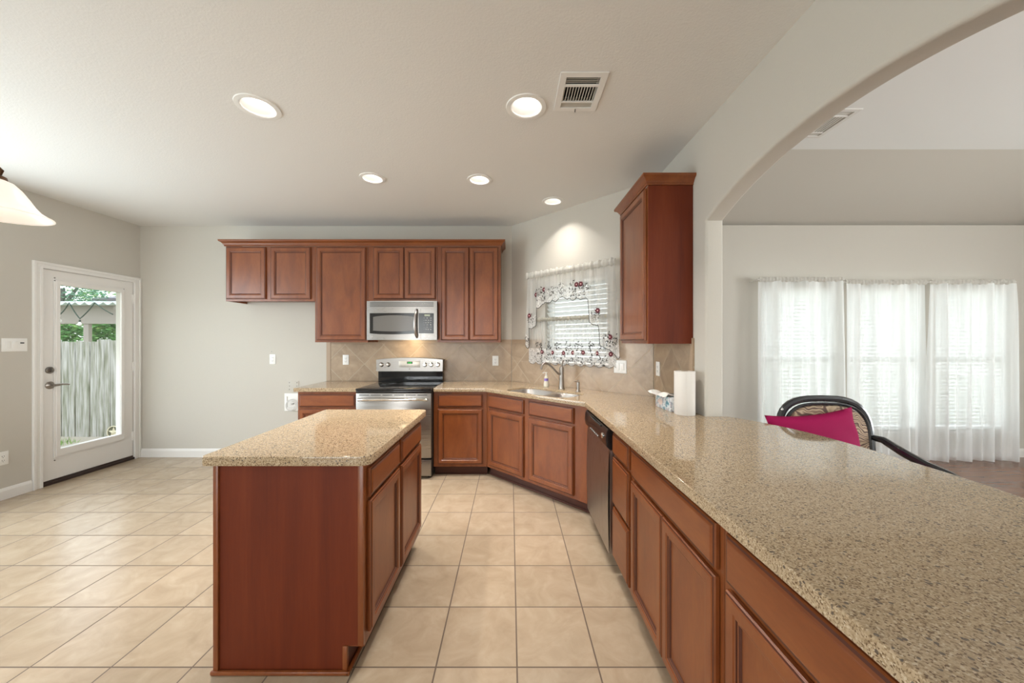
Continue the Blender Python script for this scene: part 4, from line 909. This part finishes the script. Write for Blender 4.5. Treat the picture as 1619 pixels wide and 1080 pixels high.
# ------------------------------------------------------------------ kitchen window dressing (local frame of the diagonal wall)
def cx_fold(s, z, amp=.012): return -.055 - amp * (math.sin(s * 58) + .5 * math.sin(s * 111 + 1.3)) * (0.45 + .55 * min(1, (2.12 - z) / .5))
def lerp(tab, s):
    for (a, va), (c, vc) in zip(tab, tab[1:]):
        if a <= s <= c: return va + (vc - va) * (s - a) / (c - a)
    return tab[0][1] if s < tab[0][0] else tab[-1][1]
bot = [(.270, 1.335), (.292, 1.30), (.305, 1.30), (.318, 1.34), (.322, 1.53), (.36, 1.515), (.40, 1.54), (.418, 1.56), (.424, 1.745), (.46, 1.735), (.505, 1.775), (.56, 1.79), (.62, 1.785), (.655, 1.815), (.70, 1.79), (.735, 1.82), (.80, 1.835), (.85, 1.80), (.88, 1.815), (.93, 1.785), (.97, 1.81), (1.03, 1.785), (1.09, 1.80), (1.118, 1.775), (1.124, 1.565), (1.16, 1.535), (1.205, 1.525), (1.226, 1.53), (1.232, 1.335), (1.28, 1.31), (1.33, 1.30), (1.36, 1.27), (1.39, 1.225), (1.415, 1.215), (1.43, 1.24)]
def flare(s, z):
    k = max(0, (2.1 - z)) ; c = .835
    return c + (s - c) * 1.0
def sx(u, z):                                        # outline widens towards the hem
    q = min(1, max(0, (2.135 - z) / .9)); lo = .302 - .04 * q; hi = 1.368 + .062 * q; return lo + (hi - lo) * u
sw = thing('swag_curtain', 'white sheer swag curtain with maroon flowers over the sink window', 'curtain', DIAG @ Vector((.83, 0, 0)), R(-45))
OFF = Matrix.Translation((-.83, 0, 0))
NU, NV = 240, 26
b = MB(); b.m = OFF; bb = MB(); bb.m = OFF; bh = MB(); bh.m = OFF
edge = []
def colgrid(bm_, f0, f1):
    V = []
    for i in range(NU + 1):
        u = i / NU; s0 = .270 + (1.43 - .270) * u; zb = lerp(bot, s0); ztop = 2.135
        V.append([])
        for j in range(NV + 1):
            v = f0(zb) + (f1(zb) - f0(zb)) * j / NV
            q = min(1, max(0, (2.135 - v) / .9)); lo = .302 - .034 * q; hi = 1.368 + .062 * q
            s = lo + (hi - lo) * u
            V[-1].append(bm_.bm.verts.new(bm_.m @ Vector((s, cx_fold(s, v), v))))
    for i in range(NU):
        for j in range(NV): bm_.bm.faces.new((V[i][j], V[i + 1][j], V[i + 1][j + 1], V[i][j + 1]))
    return V
colgrid(b, lambda zb: min(zb + .13, 2.0), lambda zb: 2.075); b.build('sheer_panel', M['lace'], sw, fix=False)
V = colgrid(bb, lambda zb: zb, lambda zb: min(zb + .13, 2.0)); edge = [c[0].co.copy() for c in V]; bb.build('embroidered_band', M['lace_band'], sw, fix=False)
b = MB(); b.m = OFF
def hf(u, v):
    s = .296 + (1.376 - .296) * u; a = v * 2 * math.pi
    ruff = .010 * math.sin(s * 90) + .006 * math.sin(s * 151)
    return (s, -.055 - .017 * math.cos(a) - ruff * .4, 2.105 + (.034 + ruff * .5) * math.sin(a))
b.grid(200, 12, hf); b.build('gathered_header', M['header'], sw, fix=False)
b = MB(); b.tube([OFF.inverted() @ p if False else p for p in edge], .0032, 5); b.build('scalloped_edging', M['thread_grey'], sw)
def flower(parent, s, z, r=.029, yfun=None, turn=0.0):
    y = (yfun or cx_fold)(s, z) - .004
    b = MB(); b.m = OFF @ T((s, y, z))
    n = 10
    pts = [((r * (1.0 if k % 2 else .72)) * math.cos(math.pi * k / n + turn), (r * (1.0 if k % 2 else .72)) * math.sin(math.pi * k / n + turn)) for k in range(2 * n)]
    b.solid(pts, [], .0016, XZ); f = b.build('flower', M['thread_maroon'], parent, smooth=False)
    b = MB(); b.m = OFF @ T((s, y - .0016, z)); b.lathe([(r * .26, 0), (r * .24, .002), (r * .1, .003)], (0, 0, 0), 12, 'Y'); b.build('flower_centre', M['thread_rose'], f)
for s, z in ((.551, 1.93), (.438, 1.885), (.96, 1.94), (1.018, 1.937), (.348, 1.66), (1.205, 1.666), (1.331, 1.416)): flower(sw, s, z)
def leaves(parent, spots, yfun, nm='leaf_embroidery'):
    b = MB(); rnd = random.Random(4)
    for s, z, rad, n in spots:
        for k in range(n):
            a = rnd.uniform(0, 6.28); d = rad * math.sqrt(rnd.random()); q = rnd.uniform(0, 3.14); L_ = rnd.uniform(.009, .015)
            s2, z2 = s + d * math.cos(a), z + d * math.sin(a); y = yfun(s2, z2) - .003
            b.m = OFF @ T((s2, y, z2)) @ Matrix.Rotation(q, 4, 'Y')
            b.poly([(-L_, 0, 0), (0, 0, -L_ * .42), (L_, 0, 0), (0, 0, L_ * .42)])
    o = b.build(nm, M['thread_grey'], parent, smooth=False, fix=False); o['kind'] = 'stuff'; return o
leaves(sw, [(.50, 1.88, .085, 40), (.66, 1.90, .07, 22), (.78, 1.92, .06, 18), (.95, 1.90, .09, 44), (1.07, 1.88, .06, 18), (.35, 1.63, .055, 22), (1.18, 1.64, .055, 26), (1.33, 1.40, .075, 34), (.29, 1.40, .03, 8)], cx_fold)
# lower tier
ti = thing('tier_curtain', 'lower sheer tier curtain with a row of maroon flowers behind the tap', 'curtain', DIAG @ Vector((.83, 0, 0)), R(-45))
def ty(s, z): return -.024 - .008 * (math.sin(s * 62 + 1) + .5 * math.sin(s * 117))
def tb(s): return 1.150 - .022 * abs(math.sin((s - .30) * math.pi / .105)) + .01
b = MB(); b.m = OFF; b.grid(220, 14, lambda u, v: (.305 + 1.06 * u, ty(.305 + 1.06 * u, 0), 1.30 + (1.595 - 1.30) * v)); b.build('sheer_panel', M['tier'], ti, fix=False)
b = MB(); b.m = OFF; b.grid(220, 8, lambda u, v: (.300 + 1.07 * u, ty(.300 + 1.07 * u, 0), tb(.300 + 1.07 * u) - .012 + (1.30 - tb(.300 + 1.07 * u) + .012) * v)); b.build('embroidered_band', M['lace_band'], ti, fix=False)
b = MB(); b.m = OFF; b.tube([(.300 + 1.07 * k / 200, ty(.300 + 1.07 * k / 200, 0), tb(.300 + 1.07 * k / 200) - .012) for k in range(201)], .0018, 5); b.build('scalloped_edging', M['thread_grey'], ti)
b = MB(); b.m = OFF; b.grid(160, 10, lambda u, v: (.30 + 1.07 * u, -.03 - (.012 + .003 * math.sin(u * 190)) * math.cos(v * 2 * math.pi), 1.612 + (.020 + .005 * math.sin(u * 141)) * math.sin(v * 2 * math.pi))); b.build('rod_pocket', M['pocket'], ti, fix=False)
for s, z in ((.499, 1.262), (.635, 1.257), (.776, 1.256), (.895, 1.262), (1.025, 1.266), (1.169, 1.262), (1.322, 1.258)): flower(ti, s, z, .026, ty)
leaves(ti, [(.45 + .13 * k, 1.325, .05, 22) for k in range(7)] + [(.45 + .13 * k, 1.20, .06, 16) for k in range(7)], ty)

# ------------------------------------------------------------------ living room sheers
def drape(x0, x1, label, seed, ztop=2.115, zb=.012, spread=.03, yc=4.12):
    t = thing('sheer_curtain', label, 'curtain', ((x0 + x1) / 2, yc, 0), 0, 'sheer curtains in the living room')
    rnd = random.Random(seed); hw = (x1 - x0) / 2
    fr = [(rnd.uniform(17, 24), rnd.uniform(0, 6), .034), (rnd.uniform(38, 50), rnd.uniform(0, 6), .020), (rnd.uniform(70, 85), rnd.uniform(0, 6), .008)]
    dr = [rnd.uniform(-.05, .05) for _ in range(3)]
    def f(u, v):
        z = zb + (ztop - .05 - zb) * v; q = 1 - v
        x = (u * 2 - 1) * (hw + spread * q) + .012 * math.sin(u * 23 + seed) * q
        y = sum(a * math.sin(w_ * (x + d * q) + p) for (w_, p, a), d in zip(fr, dr)) * (.5 + .7 * q)
        return (x, y - .02, z)
    b = MB(); b.grid(260, 18, f); b.build('panel', M['sheer'], t, fix=False)
    b = MB(); b.grid(170, 10, lambda u, v: ((u * 2 - 1) * hw, -.02 - (.014 + .004 * math.sin(u * 150 + seed)) * math.cos(v * 6.2832), ztop - .03 + (.028 + .004 * math.sin(u * 97)) * math.sin(v * 6.2832))); b.build('rod_pocket', M['header'], t, fix=False)
    b = MB(); b.tube([(-hw - .02, -.02, ztop - .03), (hw + .02, -.02, ztop - .03)], .007, 8)
    for x in (-hw, hw): b.tube([(x, -.02, ztop - .03), (x, YB - yc - .001, ztop - .03)], .006, 6)
    b.build('rod', M['trim'], t)
drape(2.850, 3.80, 'sheer white curtain panel nearest the bar wall', 3)
drape(3.835, 4.76, 'sheer white curtain panel in the middle of the three windows', 8, ztop=2.085)
drape(4.815, 5.765, 'sheer white curtain panel farthest from the bar wall', 15, ztop=2.088, spread=.06)

# ------------------------------------------------------------------ armchair with its pillow
def chair():
    t = thing('armchair', 'black framed armchair with a paisley back standing behind the bar', 'armchair', (1.895, 1.93, 0), R(-3))
    # backrest: rounded loop leaning back (local y+ is the back)
    def lp(hw, z0, z1, n=10, e=.62):
        P = []
        for k in range(40):
            a = 2 * math.pi * k / 40; c, s = math.cos(a), math.sin(a)
            P.append((hw * math.copysign(abs(c) ** e, c), (z0 + z1) / 2 + (z1 - z0) / 2 * math.copysign(abs(s) ** e, s)))
        return P
    tilt = .10
    def bp(x, z): return (x, .22 + (z - .55) * tilt, z + .008 * math.cos(x * 5))
    b = MB(); b.tube([bp(x, z) for x, z in lp(.264, .52, 1.018)], .021, 10, closed=True); b.tube([(p[0], p[1] - .022, p[2]) for p in [bp(x, z) for x, z in lp(.241, .545, .991)]], .009, 6, closed=True); b.build('back_frame', M['chairblack'], t)
    b = MB(); o_ = lp(.241, .545, .991)
    rings = []
    for sc_, y in ((1.0, 0.0), (.97, -.025), (.80, -.042), (.45, -.05)):
        rings.append([b.bm.verts.new((x * sc_, .22 + ((.765 + (z - .765) * sc_) - .55) * tilt + y, .765 + (z - .765) * sc_)) for x, z in o_])
    for A, B in zip(rings, rings[1:]):
        for k in range(40): b.bm.faces.new((A[k], A[(k + 1) % 40], B[(k + 1) % 40], B[k]))
    b.bm.faces.new(rings[-1]); b.bm.faces.new(rings[0][::-1]); b.build('backrest', M['paisley'], t)
    b = MB(); b.box(-.27, .27, -.27, .20, .40, .47, .03, 4); b.build('seat', M['paisley'], t)
    b = MB(); b.box(-.275, .275, -.275, .215, .345, .40, .008); b.build('seat_rail', M['chairblack'], t)
    for s_ in (-1, 1):
        b = MB(); b.tube([(s_ * .25, -.25, .36), (s_ * .258, -.262, .22), (s_ * .25, -.25, .08), (s_ * .255, -.262, .0)], [.028, .024, .016, .02], 10); b.build('leg', M['chairblack'], t)
        b = MB(); b.tube([(s_ * .25, .20, .36), (s_ * .25, .23, .2), (s_ * .25, .29, .0)], [.024, .02, .017], 10); b.build('leg', M['chairblack'], t)
        b = MB(); b.tube([(s_ * .255, .195, .36), (s_ * .262, .215, .55)], .02, 8); b.build('back_post', M['chairblack'], t)
        b = MB(); b.tube([(s_ * .264, .235, .80), (s_ * .288, .19, .795), (s_ * .30, .10, .755), (s_ * .312, -.02, .715), (s_ * .315, -.12, .70), (s_ * .308, -.19, .685), (s_ * .30, -.21, .65)], [.017, .02, .022, .024, .024, .021, .014], 10); am = b.build('arm', M['chairblack'], t)
        b = MB(); b.tube([(s_ * .305, -.16, .69), (s_ * .29, -.14, .60), (s_ * .282, -.10, .50), (s_ * .278, -.09, .37)], [.016, .014, .015, .02], 8); b.build('arm_post', M['chairblack'], am)
chair()
def pillow():
    b = MB(); n = 26; hs = .255
    b.m = T((1.79, 2.068, .715)) @ Matrix.Rotation(R(-3), 4, 'Z') @ Matrix.Rotation(R(-13), 4, 'X') @ Matrix.Rotation(R(-6), 4, 'Y')
    for sg in (-1, 1):
        def f(u, v):
            x, z = u * 2 - 1, v * 2 - 1
            pin = 1 - .10 * (1 - abs(x) ** 2) * abs(z) ** 3; pin2 = 1 - .10 * (1 - abs(z) ** 2) * abs(x) ** 3
            th = .062 * ((1 - x * x) * (1 - z * z)) ** .42
            wr = .005 * math.sin(9 * z + 5 * x * x + 3 * x) * (1 - z * z) * max(0, x) ** .7
            return (x * hs * pin2, sg * th + (wr if sg < 0 else 0), z * hs * pin)
        b.grid(n, n, f)
    tag(b.build('throw_pillow', M['velvet'], weld=True, angle=80), 'magenta velvet pillow leaning against the armchair back', 'pillow')
pillow()

# ------------------------------------------------------------------ garden beyond the door
GZ = -.10
b = MB(); b.box(-30, 20, -16, 30, GZ - .1, GZ); struct(b.build('ground', M['soil'], smooth=False))
b = MB(); b.box(-5.9, XL - .15, 2.6, 5.6, GZ, GZ + .035); b.box(-9, -5.9, 4.9, 5.6, GZ, GZ + .03); struct(b.build('path', M['concrete'], smooth=False))
fr = thing('garden_fence', 'weathered grey board fence outside the garden door', 'fence', (-7.0, 5.36, GZ))
rnd = random.Random(11); x = -1.6
while x < 2.2:
    wd = rnd.uniform(.088, .102); b = MB(); h = 1.49 + rnd.uniform(-.025, .02); y = rnd.uniform(-.006, .006)
    b.m = T((x, y, 0)) @ Matrix.Rotation(R(rnd.uniform(-.3, .3)), 4, 'Y')
    b.solid([(0, .05), (wd, .05), (wd, h - .01), (wd * .8, h), (wd * .2, h), (0, h - .01)], [], .018, XZ); b.build('board', M['fence'], fr, smooth=False)
    x += wd + rnd.uniform(.008, .016)
for z in (.3, 1.25):
    b = MB(); b.box(-1.6, 2.2, .014, .055, z, z + .085); b.build('rail', M['fence'], fr, smooth=False)
def star():
    t = thing('star_ornament', 'round star wall ornament resting against the fence foot', 'garden ornament', (-5.845, 5.28, GZ + .035))
    b = MB(); 
    R0 = .098; zc = .1
    b.lathe([(R0, 0), (R0, .012), (R0 - .012, .012), (R0 - .012, 0)], (0, 0, zc), 40, 'Y', cap0=False, cap1=False); b.build('ring', M['starcream'], t)
    b = MB(); b.lathe([(R0 - .013, .001), (R0 - .013, .004)], (0, 0, zc), 32, 'Y'); b.build('backing', M['stardark'], t)
    b = MB(); P = [((.086 if k % 2 == 0 else .035) * math.sin(math.pi * k / 5), zc + (.086 if k % 2 == 0 else .035) * math.cos(math.pi * k / 5)) for k in range(10)]
    cv = (0, -.026, zc)
    for k in range(10): b.poly([(P[k][0], -.006, P[k][1]), (P[(k + 1) % 10][0], -.006, P[(k + 1) % 10][1]), cv])
    b.build('star', M['starcream'], t, smooth=False)
star()
b = MB(); rnd = random.Random(2)
for k in range(420):
    px, py = rnd.uniform(-6.75, -6.2), rnd.uniform(4.55, 5.15); a = rnd.uniform(0, 6.28); h = rnd.uniform(.05, .15); dx, dy = math.cos(a) * .006, math.sin(a) * .006; l_ = rnd.uniform(-.05, .05)
    b.poly([(px - dx, py - dy, GZ), (px + dx, py + dy, GZ), (px + l_, py + l_ * .6, GZ + h)])
tag(b.build('grass', M['grass'], smooth=False, fix=False), 'bright green grass at the foot of the fence', 'grass', kind='stuff')
def pergola():
    t = thing('patio_cover', 'corrugated patio roof on a grey post beyond the fence', 'patio cover', (-8.26, 7.0, GZ))
    b = MB(); n = 140
    V = [[], []]
    for i in range(n + 1):
        x = -2.4 + 4.4 * i / n; z = 2.2 + .028 * math.sin(i * 2 * math.pi / 5.6)
        V[0].append(b.bm.verts.new((x, -.30, z))); V[1].append(b.bm.verts.new((x, 2.4, z + .28)))
    for i in range(n): b.bm.faces.new((V[0][i], V[0][i + 1], V[1][i + 1], V[1][i]))
    o = b.build('roof_sheet', M['roofmetal'], t, fix=False)
    so = o.modifiers.new('thickness', 'SOLIDIFY'); so.thickness = .022
    b = MB(); b.box(-2.4, 2.0, -.05, .05, 1.82, 2.20); b.build('beam', M['tank'], t, smooth=False)
    b = MB(); b.box(-.055, .045, -.03, .03, 0, 1.82); b.build('post', M['tank'], t, smooth=False)
    for x in (-1.9, -.95, .75, 1.6):
        b = MB(); b.box(x - .03, x + .03, -.2, 2.3, 2.09, 2.16); b.build('rafter', M['tank'], t, smooth=False)
    ls = thing('string_lights', 'string of white bulbs hanging under the patio roof edge', 'string lights', (-8.26, 6.685, GZ))
    b = MB(); pts = []
    knots = [(-1.0, 2.20), (-.62, 1.86), (-.30, 2.20), (-.16, 1.97), (.02, 2.20), (.22, 1.9), (.5, 2.20), (.9, 1.95)]
    for (a, za), (c, zc) in zip(knots, knots[1:]):
        for k in range(6): u = k / 6; pts.append((a + (c - a) * u, 0, za + (zc - za) * u - .02 * math.sin(math.pi * u)))
    b.tube(pts, .009, 6); b.build('cable', M['cable'], ls)
    for x, z in ((-.62, 1.85), (-.16, 1.94), (.22, 1.88)):
        b = MB(); b.lathe([(.014, 0), (.016, -.035), (.014, -.04)], (x, 0, z), 10); sk_ = b.build('socket', M['cable'], ls)
        b = MB(); b.lathe([(.012, -.041), (.028, -.07), (.03, -.09), (.018, -.112), (.004, -.118)], (x, 0, z), 12); b.build('bulb', M['plastic'], ls)
pergola()
def tree(label, loc, blobs, n, size, mt, seed, trunk=True, branches=()):
    t = thing('garden_tree' if trunk else 'garden_shrub', label, 'tree' if trunk else 'shrub', loc, 0, 'garden greenery')
    rnd = random.Random(seed); b = MB()
    for cx, cy, cz, rx, ry, rz in blobs:
        for k in range(n):
            while True:
                p = Vector((rnd.uniform(-1, 1), rnd.uniform(-1, 1), rnd.uniform(-1, 1)))
                if .25 < p.length < 1: break
            q = Vector((cx + p.x * rx, cy + p.y * ry, cz + p.z * rz)); s_ = size * rnd.uniform(.6, 1.4)
            b.m = T(q) @ Matrix.Rotation(rnd.uniform(0, 6.28), 4, 'Z') @ Matrix.Rotation(rnd.uniform(-1.2, 1.2), 4, 'X')
            b.poly([(-s_, 0, 0), (0, -s_ * .45, 0), (s_, 0, 0), (0, s_ * .45, 0)])
    b.build('foliage', mt, t, smooth=False, fix=False)
    b = MB()
    if trunk: b.tube([(0, 0, 0), (.05, 0, 1.2), (0, .05, 2.2), (.1, 0, 3.2)], [.14, .11, .09, .05], 8)
    else: b.tube([(0, 0, 0), (.02, 0, .8)], [.05, .03], 6)
    for br in branches: b.tube(br, [.06, .05, .035, .02][:len(br)], 6)
    b.build('trunk' if trunk else 'stem', M['bark'], t)
tree('airy tree with dark bare limbs above the patio roof', (-14.6, 11.6, GZ), [(-.2, 0, 3.5, 1.0, .6, .8), (.6, .2, 3.0, .5, .5, .4)], 700, .045, M['leafdark'], 5, branches=[[(0, 0, 2.2), (.25, 0, 2.8), (.5, .1, 3.3), (.8, .1, 3.8)], [(0, 0, 2.2), (-.3, 0, 2.8), (-.5, 0, 3.3), (-.9, 0, 3.7)]])
tree('leafy green tree between the airy tree and the neighbouring roof', (-17.0, 14.6, GZ), [(.2, 0, 3.6, 1.2, .8, .9), (0, 0, 2.4, 1.4, .8, 1.3)], 1300, .06, M['leaf'], 9)
tree('dense bright shrub seen over the fence, left of the patio post', (-12.5, 9.95, GZ), [(0, 0, 1.2, .62, .4, 1.2), (.0, 0, 1.9, .6, .35, .6)], 2200, .055, M['leaf'], 21, trunk=False)
tree('dense green shrub seen over the fence, right of the patio post', (-11.15, 9.95, GZ), [(0, 0, 1.2, .66, .4, 1.2), (.0, 0, 1.9, .64, .35, .6)], 2200, .055, M['leaf'], 33, trunk=False)
hs = thing('neighbor_house', 'tan neighbouring house corner with grey eaves behind the patio roof', 'house', (-13.3, 13.0, GZ))
b = MB(); b.box(-1.5, 4.5, .4, 4.5, 0, 2.95); b.build('wall', M['tan'], hs, smooth=False)
b = MB(); b.box(-1.9, 4.9, 0, .06, 2.95, 3.05); b.box(-1.9, 4.9, .06, .5, 2.95, 2.99); b.build('eaves', M['shingle'], hs, smooth=False)
b = MB(); b.poly([(-1.9, -.02, 3.05), (4.9, -.02, 3.05), (4.9, 4.6, 4.0), (-1.9, 4.6, 4.0)]); b.poly([(-1.9, -.02, 3.0), (4.9, -.02, 3.0), (4.9, 4.6, 3.95), (-1.9, 4.6, 3.95)], True); b.build('roof', M['shingle'], hs, smooth=False, fix=False)
